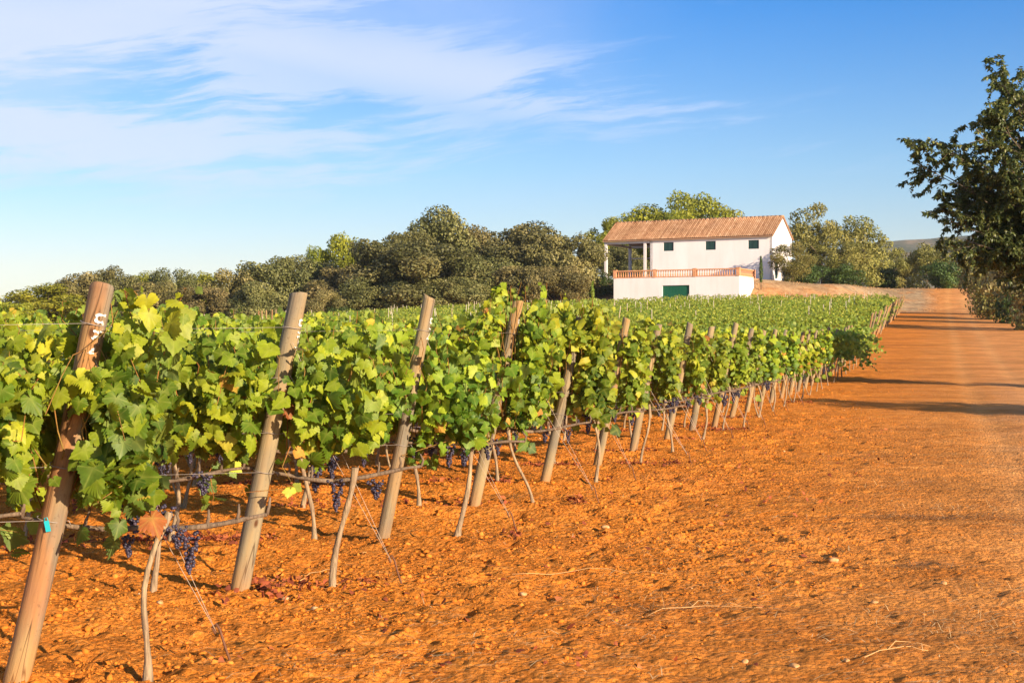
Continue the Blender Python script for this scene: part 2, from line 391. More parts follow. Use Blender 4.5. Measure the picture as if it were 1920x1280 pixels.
m, g = new_mat('soil_clod')
r = g.n('ShaderNodeAttribute', attribute_name='rnd').outputs['Fac']
pos = g.n('ShaderNodeNewGeometry').outputs['Position']
c = g.ramp(r, [(0.0, (0.52, 0.165, 0.022)), (0.5, (0.64, 0.205, 0.026)), (0.9, (0.74, 0.275, 0.05)), (0.97, (0.70, 0.42, 0.20)), (1.0, (0.64, 0.48, 0.30))])
nz = g.noise(pos, 60.0, 4, 0.6)
c = g.mix(1.0, c, g.ramp(nz, [(0.3, 0.75), (0.7, 1.15)]), 'MULTIPLY')
finish(g, c, 0.95, bump=nz, bstr=0.6, bdist=0.01, spec=0.08); M['clod'] = m

m, g = new_mat('limestone')
tcn = g.n('ShaderNodeTexCoord').outputs['Object']
nz = g.noise(tcn, 22.0, 5, 0.65)
c = g.ramp(nz, [(0.35, (0.54, 0.22, 0.06)), (0.52, (0.58, 0.34, 0.15)), (0.7, (0.62, 0.43, 0.26))])
finish(g, c, 0.9, bump=nz, bstr=0.7, bdist=0.01, spec=0.1); M['stone'] = m

def litter_mat(name, stops, tfac=0.15):
    m, g = new_mat(name)
    r = g.n('ShaderNodeAttribute', attribute_name='rnd').outputs['Fac']
    c = g.ramp(r, stops)
    finish(g, c, 0.8, spec=0.15); return m
M['deadleaf'] = litter_mat('dry_red_leaf', [(0.0, (0.14, 0.035, 0.018)), (0.6, (0.30, 0.075, 0.03)), (1.0, (0.50, 0.16, 0.05))])
M['straw'] = litter_mat('straw', [(0.0, (0.10, 0.055, 0.035)), (0.4, (0.55, 0.32, 0.13)), (1.0, (0.76, 0.54, 0.26))])

m, g = new_mat('whitewash')
tcn = g.n('ShaderNodeTexCoord').outputs['Object']
nz = g.noise(g.mapping(tcn, scale=(0.5, 0.5, 0.25)), 1.0, 5, 0.6)
st = g.noise(g.mapping(tcn, scale=(2.2, 2.2, 0.15)), 1.0, 4, 0.6)
c = g.mix(g.ramp(nz, [(0.35, 0.0), (0.7, 1.0)]), (0.84, 0.81, 0.79), (0.76, 0.72, 0.69))
c = g.mix(g.math('MULTIPLY', g.ramp(st, [(0.5, 0.0), (0.8, 1.0)]), 0.35), c, (0.66, 0.60, 0.55))
finish(g, c, 0.9, bump=nz, bstr=0.1, spec=0.15); M['wall'] = m

m, g = new_mat('roof_tile')
tcn = g.n('ShaderNodeTexCoord').outputs['Object']
sx = g.n('ShaderNodeSeparateXYZ', {0: tcn})
AR = math.radians(27)
lx = g.math('ADD', g.math('MULTIPLY', sx.outputs[0], -math.cos(AR)), g.math('MULTIPLY', sx.outputs[1], math.sin(AR)))
ly = g.math('ADD', g.math('MULTIPLY', sx.outputs[0], math.sin(AR)), g.math('MULTIPLY', sx.outputs[1], math.cos(AR)))
cid = g.n('ShaderNodeCombineXYZ', {0: g.math('FLOOR', g.math('ADD', g.math('DIVIDE', lx, 0.24), 0.5)), 1: g.math('FLOOR', g.math('MULTIPLY', ly, 3.1)), 2: 0.0}).outputs[0]
cs = g.n('ShaderNodeTexWhiteNoise', {'Vector': cid}).outputs[0]
rb = g.n('ShaderNodeTexWhiteNoise', {'Vector': g.n('ShaderNodeCombineXYZ', {0: g.math('FLOOR', g.math('ADD', g.math('DIVIDE', lx, 0.24), 0.5)), 1: 7.0, 2: 3.0}).outputs[0]}).outputs[0]
cs = g.math('ADD', g.math('MULTIPLY', cs, 0.45), g.math('MULTIPLY', rb, 0.55))
c = g.ramp(cs, [(0.1, (0.30, 0.15, 0.07)), (0.4, (0.43, 0.235, 0.12)), (0.7, (0.50, 0.29, 0.155)), (0.95, (0.58, 0.38, 0.23))])
big = g.noise(tcn, 0.25, 3, 0.5)
c = g.mix(1.0, c, g.ramp(big, [(0.35, 0.8), (0.65, 1.15)]), 'MULTIPLY')
finish(g, c, 0.85, spec=0.15); M['roof'] = m

m, g = new_mat('hill_scrub')
pos = g.n('ShaderNodeNewGeometry').outputs['Position']
nz = g.noise(g.mapping(pos, scale=(0.02, 0.008, 0.03)), 1.0, 7, 0.7)
c = g.ramp(nz, [(0.38, (0.045, 0.06, 0.025)), (0.52, (0.10, 0.10, 0.045)), (0.66, (0.28, 0.20, 0.11))])
finish(g, c, 0.95, spec=0.05); M['hill'] = m

# ------------------------------------------------------------------ ground
def axis(fine, lo, hi, ratio, end):
    a = list(np.arange(lo, hi + 1e-9, fine)); s = fine
    while a[-1] < end: s *= ratio; a.append(a[-1] + s)
    s = fine
    while a[0] > -end: s *= ratio; a.insert(0, a[0] - s)
    return np.array(a)
U = axis(0.0019, -0.40, 0.40, 1.10, 5.0)
ys = [-1.6]; 
while ys[-1] < 4200:
    y = ys[-1]
    k = 0.03 if y < 3.5 else (0.0019 if y < 42 else (0.0045 if y < 90 else (0.008 if y < 220 else 0.05)))
    ys.append(y + k*(y + 2.0))
ys = np.array(ys)
UU, YY = np.meshgrid(U, ys); XX = UU*(YY + 2.0)
def relief(x, y):
    rel = x - headland(y)
    till = 1 - smooth(1.0, 4.5, rel + 2.0*(fbm(x*0.5, y*0.5, 3, 5) - 0.5)*2)
    near = 1 - smooth(45, 90, y)
    n_mid = fbm(x*2.3, y*2.3, 3, 11) - 0.5
    fd = 1 - smooth(24, 40, y); n_mid = n_mid*(1 - smooth(30, 46, y))
    n_fine = (fbm(x*9, y*9, 3, 21, 0.6) - 0.5)*fd
    clod = np.maximum(0, fbm(x*15, y*15, 2, 31, 0.6) - 0.48)*fd
    n_xf = (fbm(x*26, y*26, 2, 25, 0.6) - 0.5)*fd
    z = till*(n_mid*0.045 + n_fine*0.024 + n_xf*0.020 + clod*0.055)
    # heavier lumps and footprints where people walk round the row ends
    z = z + (1-till)*(n_mid*0.03 + n_fine*0.020 + n_xf*.008 + clod*0.035)
    foot = np.maximum(0, fbm(x*4.2+50, y*4.2, 2, 41) - 0.60)
    z = z - foot*0.20*(0.35 + 0.65*till)
    # worked strip under the vines is a little raised, with furrow lines beside it
    k = (y + 0.11*(-(x - HX0)) - HY0) / (2.24 - 0.11*0.674)
    rp = k - np.round(k)
    z = z + till*0.045*np.exp(-(rp*2.17/0.35)**2)*(rel < 1.6)
    rut = np.exp(-((rel-5.2)/0.35)**2) + np.exp(-((rel-7.0)/0.35)**2)
    z = z - 0.03*rut*(0.6 + 0.8*fbm(x*0.7, y*0.25, 2, 51))
    return z*near
ZZ = H(XX, YY) + relief(XX, YY)
ny_, nx_ = XX.shape
gv = np.stack([XX.ravel(), YY.ravel(), ZZ.ravel()], 1)
I = np.arange(nx_*ny_).reshape(ny_, nx_)
q = np.stack([I[:-1, :-1], I[:-1, 1:], I[1:, 1:], I[1:, :-1]], -1)
cxm = (XX[:-1, :-1] + XX[1:, 1:])/2; cym = (YY[:-1, :-1] + YY[1:, 1:])/2
isroad = ((cxm - headland(cym)) > 3.2) & ((cxm - headland(cym)) < 12.5) & (cym > 3) & (cym < 400)
def submesh(name, mask):
    f = q[mask]; used, inv = np.unique(f.ravel(), return_inverse=True)
    me = mesh_np(name, gv[used], inv.reshape(f.shape), smooth_sh=True)
    return tag(link(name, me, M['soil']), kind='structure')
submesh('ground', ~isroad)
submesh('dirt_road', isroad)
def G(x, y):
    x = np.array([x], float); y = np.array([y], float)
    return float((H(x, y) + relief(x, y))[0])

# far hill
hx = np.linspace(-900, 2600, 160); hy = np.linspace(1900, 3400, 40)
HXX, HYY = np.meshgrid(hx, hy)
prof = (6 + 204*np.exp(-((HXX-1250)/1500)**2))*smooth(150, 640, HXX) + 150*np.exp(-((HXX-1900)/500)**2) + 14*(fbm(HXX/160, HYY/160, 5, 3)-0.5)*2
HZ = prof*np.exp(-((HYY-2600)/420)**2) - 2
HI = np.arange(HXX.size).reshape(HXX.shape)
hq = np.stack([HI[:-1, :-1], HI[:-1, 1:], HI[1:, 1:], HI[1:, :-1]], -1).reshape(-1, 4)
tag(link('hills', mesh_np('hills', np.stack([HXX.ravel(), HYY.ravel(), HZ.ravel()], 1), hq, smooth_sh=True), M['hill']), kind='structure')

# ------------------------------------------------------------------ farmhouse
A = math.radians(27)
house = tag(empty('farmhouse', (29.3, 160.0, 8.45), 0), 'white two level farmhouse with tiled gable roof, open porch and balustraded terrace', 'house')
# local axes: x runs back along the front towards the porch, y into the depth, z up
HM = Matrix(((-math.cos(A), math.sin(A), 0), (math.sin(A), math.cos(A), 0), (0, 0, 1))).to_4x4()
def hb(mb, x0, x1, y0, y1, z0, z1):
    v = [HM @ Vector(p) for p in ((x0,y0,z0),(x1,y0,z0),(x1,y1,z0),(x0,y1,z0),(x0,y0,z1),(x1,y0,z1),(x1,y1,z1),(x0,y1,z1))]
    mb.add(v, [(0,1,2,3),(4,7,6,5),(0,4,5,1),(1,5,6,2),(2,6,7,3),(3,7,4,0)])
L, PW, D, EH, RH = 20.5, 14.7, 7.8, 5.1, 2.3           # length, walled length, depth, eave and ridge rise
def wall_with_holes(mb, x0, x1, z0, z1, yf, yb, holes):
    xs = sorted({x0, x1, *[h[0] for h in holes], *[h[1] for h in holes]})
    for a, b in zip(xs[:-1], xs[1:]):
        hs = [h for h in holes if h[0] <= a + 1e-6 and h[1] >= b - 1e-6]
        if hs:
            h = hs[0]
            if h[2] > z0: hb(mb, a, b, yf, yb, z0, h[2])
            if h[3] < z1: hb(mb, a, b, yf, yb, h[3], z1)
        else: hb(mb, a, b, yf, yb, z0, z1)
wins = [(1.57, 2.82, 3.62, 4.62), (6.68, 7.9, 3.66, 4.66), (11.8, 13.05, 3.68, 4.68)]
mb = MB(); wall_with_holes(mb, 0, PW, -1.2, EH, 0, 0.3, wins)
mb.build('front_wall', M['wall'], house)
mb = MB()
def hv(p): return HM @ Vector(p)
def gable(mb, x0, x1):
    pts = [(0, -1.2), (D, -1.2), (D, EH), (D/2, EH+RH-0.05), (0, EH)]
    v = [hv((x0, a, b)) for a, b in pts] + [hv((x1, a, b)) for a, b in pts]
    n = 5; f = [tuple(range(n)), tuple(range(2*n-1, n-1, -1))] + [((i+1) % n, i, i+n, (i+1) % n+n) for i in range(n)]
    mb.add(v, f)
gable(mb, -0.003, 0.3)
mb.build('gable_wall', M['wall'], house)
mb = MB(); gable(mb, PW-0.3, PW+0.003); mb.build('partition_wall', M['wall'], house)
mb = MB(); hb(mb, 0.3, PW-0.3, D-0.3, D-0.004, -1.2, EH); mb.build('rear_wall', M['wall'], house)
for (a, b, c_, d_) in wins:
    mb = MB(); hb(mb, a, b, 0.10, 0.18, c_, d_)
    wd = mb.build('window', M['shutter'], house); wd['label'] = 'closed dark green shutters'
    mb = MB(); mid = (a+b)/2
    for (s0, s1) in ((a+0.03, mid-0.02), (mid+0.02, b-0.03)):
        for kz in range(9):
            z_ = c_+0.06+kz*0.1; hb(mb, s0+0.05, s1-0.05, 0.075, 0.10, z_, z_+0.055)
        hb(mb, s0, s0+0.05, 0.06, 0.0985, c_+.02, d_-.02); hb(mb, s1-0.05, s1, 0.06, 0.0985, c_+.02, d_-.02)
    mb.build('shutter', M['shutter'], wd)
# side door in the gable
mb = MB(); hb(mb, -0.06, -0.006, 1.0, 1.75, 0.3, 2.1); mb.build('door', M['shutter'], house)
# roof: barrel tiles as ribs running down each slope
def roof_mesh():
    ov, go = 0.35, 0.18
    cols = int((L+2*go)/0.24); ss = 6
    xs = np.linspace(-go, L+go, cols*ss+1)
    rows = 14; out_v = []; out_f = []
    for side in (0, 1):
        base = len(out_v)
        tt = []
        for r_ in range(rows): tt += [(r_/rows, 0.0), ((r_+0.97)/rows, 0.045)]
        for (t, lift) in tt:
            run = (D/2 + ov)*t
            y = D/2 - run if side == 0 else D/2 + run
            z = EH + RH - run*(RH/(D/2)) + lift + 0.10
            for x in xs:
                ph = (x/0.24) % 1.0
                out_v.append(hv((x, y, z + 0.11*abs(math.cos(math.pi*ph)))))
        nxx = len(xs)
        for i in range(len(tt)-1):
            for j in range(nxx-1):
                a = base + i*nxx + j; out_f.append((a, a+1, a+nxx+1, a+nxx))
    mb = MB(); mb.add(out_v, out_f, False); return mb
roof = roof_mesh().build('roof', M['roof'], house)
mb = MB()
nseg = 42
for i in range(nseg):
    x0 = -0.18 + i*(L+0.36)/nseg; x1 = x0 + (L+0.36)/nseg*1.06
    mb.tube([hv((x0, D/2, EH+RH+0.10)), hv((x1, D/2, EH+RH+0.13))], [0.13, 0.15], 8)
mb.build('ridge_tile', M['roof'], roof)
mb = MB()      # soffit and rafters under the tiles
for sgn in (0, 1):
    ya, yb_ = (D/2, -0.3) if sgn == 0 else (D/2, D+0.3)
    za = EH+RH+0.02; zb = EH+RH-(D/2+0.3)*(RH/(D/2))+0.02
    v = [hv((-0.15, ya, za)), hv((L+0.15, ya, za)), hv((L+0.15, yb_, zb)), hv((-0.15, yb_, zb)),
         hv((-0.15, ya, za+0.06)), hv((L+0.15, ya, za+0.06)), hv((L+0.15, yb_, zb+0.06)), hv((-0.15, yb_, zb+0.06))]
    mb.add(v, [(0,1,2,3),(4,7,6,5),(0,4,5,1),(1,5,6,2),(2,6,7,3),(3,7,4,0)])
mb.build('soffit', M['slab'], roof)
mb = MB(); hb(mb, -0.05, L+0.05, -0.12, -0.004, EH-0.12, EH+0.02); mb.build('cornice', M['wall'], house)
# porch
mb = MB(); hb(mb, PW+0.01, L, 0.02, 0.26, EH-0.42, EH-0.17); hb(mb, L-0.26, L-0.01, 0.27, D-0.3, EH-0.45, EH-0.20)
hb(mb, PW+0.01, L, D-0.29, D-0.05, EH-0.46, EH-0.21)
mb.build('porch_beam', M['iron_white'], house)
for (x, y) in ((L-0.26, 0.0), (PW+0.55, 0.0), (L-0.26, D-0.3)):
    mb = MB(); hb(mb, x, x+0.3, y-0.003, y+0.3, -1.2 if y else -0.6, EH-0.11)
    mb.build('porch_column', M['iron_white'], house)
mb = MB()
hb(mb, PW+0.01, L-0.27, D-0.2, D-0.1, 3.3, 3.45); hb(mb, PW+0.01, L-0.27, D-0.2, D-0.1, 1.45, 1.56); hb(mb, PW+0.01, L-0.27, D-0.2, D-0.1, 0.75, 0.92)
for i in range(5):
    x = PW+0.8+i*1.05; hb(mb, x, x+0.05, D-0.18, D-0.13, 0.92, 1.45)
mb.build('porch_railing', M['iron_white'], house)
mb = MB(); hb(mb, PW+0.01, PW+0.08, 0.01, D-0.3, 0.15, EH-0.2); mb.build('porch_dark_panel', M['dark'], house)  # thin dark brown sheet over the porch face of the partition wall
mb = MB(); hb(mb, PW+0.31, L, 0.31, D-0.31, -0.5, 0.02); mb.build('porch_floor', M['slab'], house)
# terrace with garage below: front face 11.7 m before the house front
TF = -11.7; tx0 = 0.0; 
ct = (23.9-29.3, 149.6-160.0)
tx0 = -ct[0]*math.cos(A) + ct[1]*math.sin(A); TF = ct[0]*math.sin(A) + ct[1]*math.cos(A)
tx1 = tx0 + 14.3
def tx(px):   # distance along terrace front seen at column px
    k = (px-CX)/F; return (23.9 - k*149.6)/(k*math.sin(A) + math.cos(A)) + tx0
gx0, gx1 = tx(1292.5), tx(1242.0)
mb = MB(); wall_with_holes(mb, tx0, tx1, -5.5, 0.06, TF, TF+0.35, [(gx0, gx1, -5.5, -0.82)])
hb(mb, tx0-0.003, tx0+0.35, TF+0.351, TF+5.2, -5.5, 0.06)
hb(mb, tx1-0.35, tx1, TF+0.351, -0.02, -5.5, 0.06)
mb.build('terrace_wall', M['wall'], house)
mb = MB(); hb(mb, tx0+0.351, tx1-0.351, TF+0.351, -0.02, -0.25, 0.05); mb.build('terrace_floor', M['slab'], house)
mb = MB()
n = 18
for i in range(n):
    a = gx0 + (gx1-gx0)*i/n; hb(mb, a+0.01, a+(gx1-gx0)/n-0.01, TF+0.12, TF+0.17, -4.6, -0.84)
hb(mb, gx0, gx1, TF+0.17, TF+0.24, -5.4, -0.82)
dr = mb.build('garage_door', M['green_door'], house); dr['label'] = 'wide dark green garage door'
# balustrade
bal = MB(); hb(bal, tx0-0.04, tx1+0.02, TF-0.03, TF+0.24, 0.062, 0.16); hb(bal, tx0-0.04, tx1+0.02, TF-0.04, TF+0.25, 0.76, 0.88)
hb(bal, tx0-0.04, tx0+0.24, TF+0.252, TF+5.2, 0.062, 0.16); hb(bal, tx0-0.04, tx0+0.24, TF+0.252, TF+5.2, 0.76, 0.88)
balo = bal.build('balustrade', M['terracotta'], house); balo['label'] = 'terracotta balustrade round the terrace'
b1 = MB(); prof_ = [(0.16, .05), (.2, .05), (.24, .07), (.34, .082), (.46, .045), (.56, .04), (.66, .055), (.76, .05)]
b1.tube([(0, 0, z) for z, r_ in prof_], [r_ for z, r_ in prof_], 8)
bme = b1.mesh('baluster'); bme.materials.append(M['terracotta'])
nb_ = int((tx1-tx0)/0.27)
for i in range(1, nb_):
    p = hv((tx0 + i*(tx1-tx0)/nb_, TF+0.10, 0)); link('baluster', bme, None, balo, loc=p)
for i in range(1, 15):
    p = hv((tx0+0.1, TF+0.1+i*0.33, 0)); link('baluster', bme, None, balo, loc=p)
for xx in (tx0-0.05, tx(1305), tx(1230), tx1-0.32):
    mb = MB(); hb(mb, xx, xx+0.36, TF-0.06, TF+0.3, 0.064, 0.90); hb(mb, xx-0.03, xx+0.39, TF-0.09, TF+0.33, 0.901, 0.96)
    mb.build('pedestal', M['terracotta'], balo)
mb = MB(); hb(mb, tx0-0.05, tx0+0.31, TF+5.21, TF+5.55, 0.0, 0.92); mb.build('pedestal', M['terracotta'], balo)

# ------------------------------------------------------------------ leaves
def leaf_template(kind):
    if kind == 'near':
        half = [(0.05, -0.02), (0.10, -0.17), (0.24, -0.22), (0.36, -0.16), (0.45, -0.10), (0.47, 0.02), (0.56, 0.06), (0.55, 0.15),
                (0.66, 0.22), (0.64, 0.32), (0.60, 0.38), (0.52, 0.42), (0.50, 0.50), (0.38, 0.50), (0.36, 0.60), (0.28, 0.66), (0.24, 0.77), (0.13, 0.82)]
        out = half + [(0.0, 1.0)] + [(-x, y) for x, y in half[::-1]]
        vein = {8: 1, 3: 0.8, 4: 0.3, 18: 1, 28: 1, 33: .8}
    elif kind == 'mid':
        half = [(0.10, -0.15), (0.42, -0.10), (0.46, 0.08), (0.66, 0.28), (0.38, 0.50), (0.26, 0.76)]
        out = half + [(0.0, 1.0)] + [(-x, y) for x, y in half[::-1]]
        vein = {3: 1, 6: 1, 9: 1}
    elif kind == 'far':
        out = [(0.05, -0.1), (0.5, -0.08), (0.60, 0.32), (0.3, 0.62), (0.0, 0.95), (-0.34, 0.6), (-0.62, 0.3), (-0.45, -0.1)]
        vein = {}
    if kind in ('near', 'mid', 'far'):
        v = [(0, 0.12, 0.0)]; vn = [1.0]
        for i, (x, y) in enumerate(out):
            z = -0.30*abs(x)**1.3 - 0.16*max(0, y)**2 + ((0.045 if i % 2 else -0.03) if kind != 'far' else (0.05 if i % 2 else -.02))
            v.append((x, y, z)); vn.append(vein.get(i, 0.0))
        n = len(out); f = [(0, 1+i, 1+(i+1) % n) for i in range(n)]
        f = f[:-1] if kind == 'near' else f
        return np.array(v), np.array(f), np.array(vn)
    if kind == 'card':
        v = [(0, 0, 0), (0.34, 0.45, -0.06), (0, 1, -0.1), (-0.34, 0.4, -0.06)]
        return np.array(v, float), np.array([(0, 1, 2), (0, 2, 3)]), np.zeros(4)
    if kind == 'narrow':
        v = [(0, 0, 0), (0.22, 0.35, -0.05), (0.15, 0.7, -0.1), (0, 1, -0.2), (-0.15, 0.7, -0.1), (-0.22, 0.35, -0.05), (0, .5, 0.04)]
        return np.array(v, float), np.array([(6, 0, 1), (6, 1, 2), (6, 2, 3), (6, 3, 4), (6, 4, 5), (6, 5, 0)]), np.zeros(7)
TPL = {k: leaf_template(k) for k in ('near', 'mid', 'far', 'card', 'narrow')}

def unit(v): return v/np.maximum(1e-9, np.linalg.norm(v, axis=1, keepdims=True))
CR = np.random.default_rng(2024)
def scatter(pos, nrm, tip, size, rnd, tpl, wid=None):
    V, Fc, vn = TPL[tpl]
    nrm = unit(nrm); tip = unit(tip - nrm*np.sum(tip*nrm, 1, keepdims=True)); side = np.cross(tip, nrm)
    N = len(pos); s = size[:, None, None]
    wx = 1.0 if wid is None else wid[:, None, None]
    # every blade is cupped, folded and skewed a little differently
    cu = CR.normal(1.0, 0.9, (N, 1, 1)); sk = CR.normal(0, 0.16, (N, 1, 1)); tw = CR.normal(0, 0.28, (N, 1, 1)); ben = CR.normal(0.05, 0.22, (N, 1, 1))
    vx = V[None, :, 0:1]*wx*CR.uniform(0.78, 1.12, (N, 1, 1)); vy = V[None, :, 1:2] + sk*V[None, :, 0:1]
    vz = V[None, :, 2:3]*cu + tw*V[None, :, 0:1]*V[None, :, 1:2] - ben*V[None, :, 1:2]**2
    P = pos[:, None, :] + s*(vx*side[:, None, :] + vy*tip[:, None, :] + vz*nrm[:, None, :])
    Fa = Fc[None] + (np.arange(N)*len(V))[:, None, None]
    return P.reshape(-1, 3), Fa.reshape(-1, 3), np.repeat(rnd, len(V)), np.tile(vn, N)
def leaf_mesh(name, arr, extra=None):
    return mesh_np(name, arr[0], arr[1], arr[2], arr[3])
def cat(parts):
    vs, fs, rs, ns = [], [], [], []; o = 0
    for v, f, r_, n_ in parts:
        vs.append(v); fs.append(f+o); rs.append(r_); ns.append(n_); o += len(v)
    return np.concatenate(vs), np.concatenate(fs), np.concatenate(rs), np.concatenate(ns)

# ------------------------------------------------------------------ vines
LEAN = math.radians(11.8)
def vine_shape(seed, tpl, nsh=15, xmax=None, leaves=19, size=0.13, top=1.74, postx=None, tuft=None, droop=0.3, fill=110, xr=0.60, low=0.0, endcut=None, hide=0.5, band=(1.30, 1.50), hang=3, z0=0.82):
    """leaf cloud, canes: local x along the row towards the headland, y across, z up"""
    r = np.random.default_rng(seed)
    P, N, T, S = [], [], [], []; canes = []
    def leaf(p, out, ht):
        az = np.array([r.normal(0, 0.55), out + r.normal(0, 0.25), 0.0])
        nrm = az + np.array([0, 0, r.uniform(-0.15, 1.0)]) + r.normal(0, 0.42, 3)
        P.append(p + az*r.uniform(0.02, 0.11)); N.append(nrm)
        T.append(np.array([r.normal(0, 0.65), out*0.35 + r.normal(0, .3), -1.0 + r.uniform(-.2, .7)]))
        S.append(size*r.choice([r.uniform(0.45, .8), r.uniform(.8, 1.35)])*(0.72 if ht > 0.9 else 1.0))
    plan = []
    for i in range(nsh):
        x0 = -xr + (xr + (xr if xmax is None else xmax))*(i + r.uniform(0.1, 0.9))/nsh
        plan.append((x0, top + r.normal(-.02, 0.075), r.choice([-1, 1]), 0))
    if tuft:
        for (tx_, tz_) in tuft: plan += [(tx_ + r.normal(0, .07), tz_ + r.normal(0, .05), r.choice([-1, 1]), 1) for _ in range(6)]
    for x0, zt, sg, special in plan:
        x0e = x0
        if endcut is not None and x0 > endcut[0]: zt = zt - (x0 - endcut[0])*endcut[1]
        bul = r.uniform(0.05, 0.22)*sg; lx = r.normal(0, 0.10)
        flop = r.random() < droop
        pts = []
        n = leaves if not special else leaves+6
        for k in range(n):
            t = k/(n-1)
            if flop and t > 0.72:
                u_ = (t - 0.72)/0.28
                p = np.array([x0 + lx + u_*0.12*np.sign(lx), bul*1.0 + sg*u_*0.22, zt - 0.02 - 0.28*u_*u_])
            else:
                tt = t/0.72 if flop else t
                p = np.array([x0 + lx*tt, bul*math.sin(math.pi*min(tt, 1)*0.8) + r.normal(0, .01), z0 + (zt-z0)*tt])
            pts.append(p); ht = t
            leaf(p, sg if r.random() < 0.72 else -sg, ht)
            if r.random() < 0.35: leaf(p, -sg, ht)
        canes.append(pts)
    for _ in range(fill):
        x = r.uniform(-xr, xr if xmax is None else xmax); sg = r.choice([-1, 1])
        zt = top - 0.05
        if endcut is not None and x > endcut[0]: zt -= (x-endcut[0])*endcut[1]
        zm = max(.90, z0+.08); z = zm + (zt-zm)*r.random() - (r.random() < 0.13)*r.uniform(0, 0.16+low)
        p = np.array([x, sg*r.uniform(0.10, 0.24), z]); leaf(p, sg, 0.5)
    for _ in range(hang if tpl != 'far' else 2):
        x = r.uniform(-xr, min(xr if xmax is None else xmax, xr)); sg = r.choice([-1, 1]); y_ = sg*r.uniform(.05, .16); dn = r.uniform(.12, .34)
        hp = [np.array([x + r.normal(0, .03)*q_, y_*(1+.1*q_), .95 - (.95-.88+dn)*q_/7]) for q_ in range(8)]
        canes.append(hp)
        for p in hp[2:]:
            leaf(p, sg, .5)
            if r.random() < .5: leaf(p, -sg, .5)
    P, N, T, S = map(np.array, (P, N, T, S))
    if postx is not None:   # leaves leave the leaning post partly free on the side that faces the headland track
        zc = P[:, 2] - 0.35*S; xl = postx + zc*math.tan(LEAN)
        near = (np.abs(P[:, 0] - xl) < 0.13) & (P[:, 1] < 0.08)
        vis = (zc > band[1]) | (zc < band[0])
        keep = ~(near & (r.random(len(P)) < np.where(vis, 0.96, hide)))
        P, N, T, S = P[keep], N[keep], T[keep], S[keep]
    clump = fbm(P[:, 0]*4 + seed, P[:, 2]*4, 2, seed)
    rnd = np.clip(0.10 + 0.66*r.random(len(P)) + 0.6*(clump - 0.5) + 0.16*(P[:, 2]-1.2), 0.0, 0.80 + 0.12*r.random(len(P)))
    odd = r.random(len(P)); lowm = P[:, 2] < 1.0
    rnd = np.where(odd < 0.008 + 0.13*(P[:, 2] < .96), r.uniform(0.95, 1.0, len(P)), rnd)
    return scatter(P, N, T, S, rnd, tpl), canes
def cane_mesh(canes, seed, every=1, n=5):
    mb = MB(); random.seed(seed)
    for i, pts in enumerate(canes):
        if i % every: continue
        pp = [np.array(p_) + np.array([random.gauss(0, .018), random.gauss(0, .012), 0]) for p_ in pts[::3]] + [pts[-1]]
        mb.tube(pp, [0.0042*(1-0.6*k/len(pp)) for k in range(len(pp))], n)
    return mb.mesh('canes')
def trunk_mesh(seed, n=8, double=False, lean=None):
    random.seed(seed); mb = MB()
    def one(x0, x1, r0):
        pts = []; rad = []
        ph = random.uniform(0, 6); am = random.uniform(0.015, 0.045)
        for k in range(11):
            t = k/10
            pts.append((x0 + (x1-x0)*t**1.3 + am*math.sin(ph + 5.5*t) - am*math.sin(ph), 0.03*math.sin(ph*2+4*t), -0.06 + 0.86*t))
            rad.append(r0*(1.9 - 4*t if t < 0.22 else 1.0 - 0.15*t)*random.uniform(0.85, 1.15) if t < 0.9 else r0*1.15)
        mb.tube(pts, rad, n, jit=0.22)
    l = lean if lean is not None else random.uniform(-0.12, 0.12)
    one(0, l, random.uniform(0.015, 0.021))
    if double: one(0.02, -l - 0.15, 0.012)
    return mb.mesh('trunk')
def cordon_mesh(seed, x1=0.0):
    random.seed(seed); mb = MB()
    for s_ in (-1, 1):
        pts = []; rad = []
        for k in range(9):
            t = k/8; pts.append((x1 + s_*t*0.56, random.uniform(-.008, .008), 0.775 + 0.03*math.sin(t*3+seed) - 0.03*(1-t)))
            rad.append((0.015 - 0.005*t)*random.uniform(.85, 1.2))
        mb.tube(pts, rad, 7, jit=0.2)
        for k in range(2, 9, 2):
            p = Vector(pts[k]); mb.tube([p, p + Vector((0.01, 0, 0.04)), p + Vector((random.uniform(-.03, .03), random.uniform(-.02, .02), 0.08))], [0.010, 0.008, 0.005], 6)
    return mb.mesh('cordon')

ICO_V = []; 
ph_ = (1+5**.5)/2
for a, b in ((-1, ph_), (1, ph_), (-1, -ph_), (1, -ph_)): ICO_V.append((a, b, 0))
for a, b in ((-1, ph_), (1, ph_), (-1, -ph_), (1, -ph_)): ICO_V.append((0, a, b))
for a, b in ((ph_, -1), (ph_, 1), (-ph_, -1), (-ph_, 1)): ICO_V.append((a, 0, b))
ICO_V = np.array(ICO_V)/math.sqrt(1+ph_*ph_)
ICO_F = np.array([(0,11,5),(0,5,1),(0,1,7),(0,7,10),(0,10,11),(1,5,9),(5,11,4),(11,10,2),(10,7,6),(7,1,8),(3,9,4),(3,4,2),(3,2,6),(3,6,8),(3,8,9),(4,9,5),(2,4,11),(6,2,10),(8,6,7),(9,8,1)])
def ico_sub(V, Fc):
    V = list(map(tuple, V)); cache = {}; out = []
    def midp(a, b):
        k = (min(a, b), max(a, b))
        if k not in cache:
            p = (np.array(V[a])+np.array(V[b]))/2; V.append(tuple(p/np.linalg.norm(p))); cache[k] = len(V)-1
        return cache[k]
    for a, b, c_ in Fc:
        x, y, z = midp(a, b), midp(b, c_), midp(c_, a); out += [(a, x, z), (b, y, x), (c_, z, y), (x, y, z)]
    return np.array(V), np.array(out)
ICO1_V, ICO1_F = ico_sub(ICO_V, ICO_F)

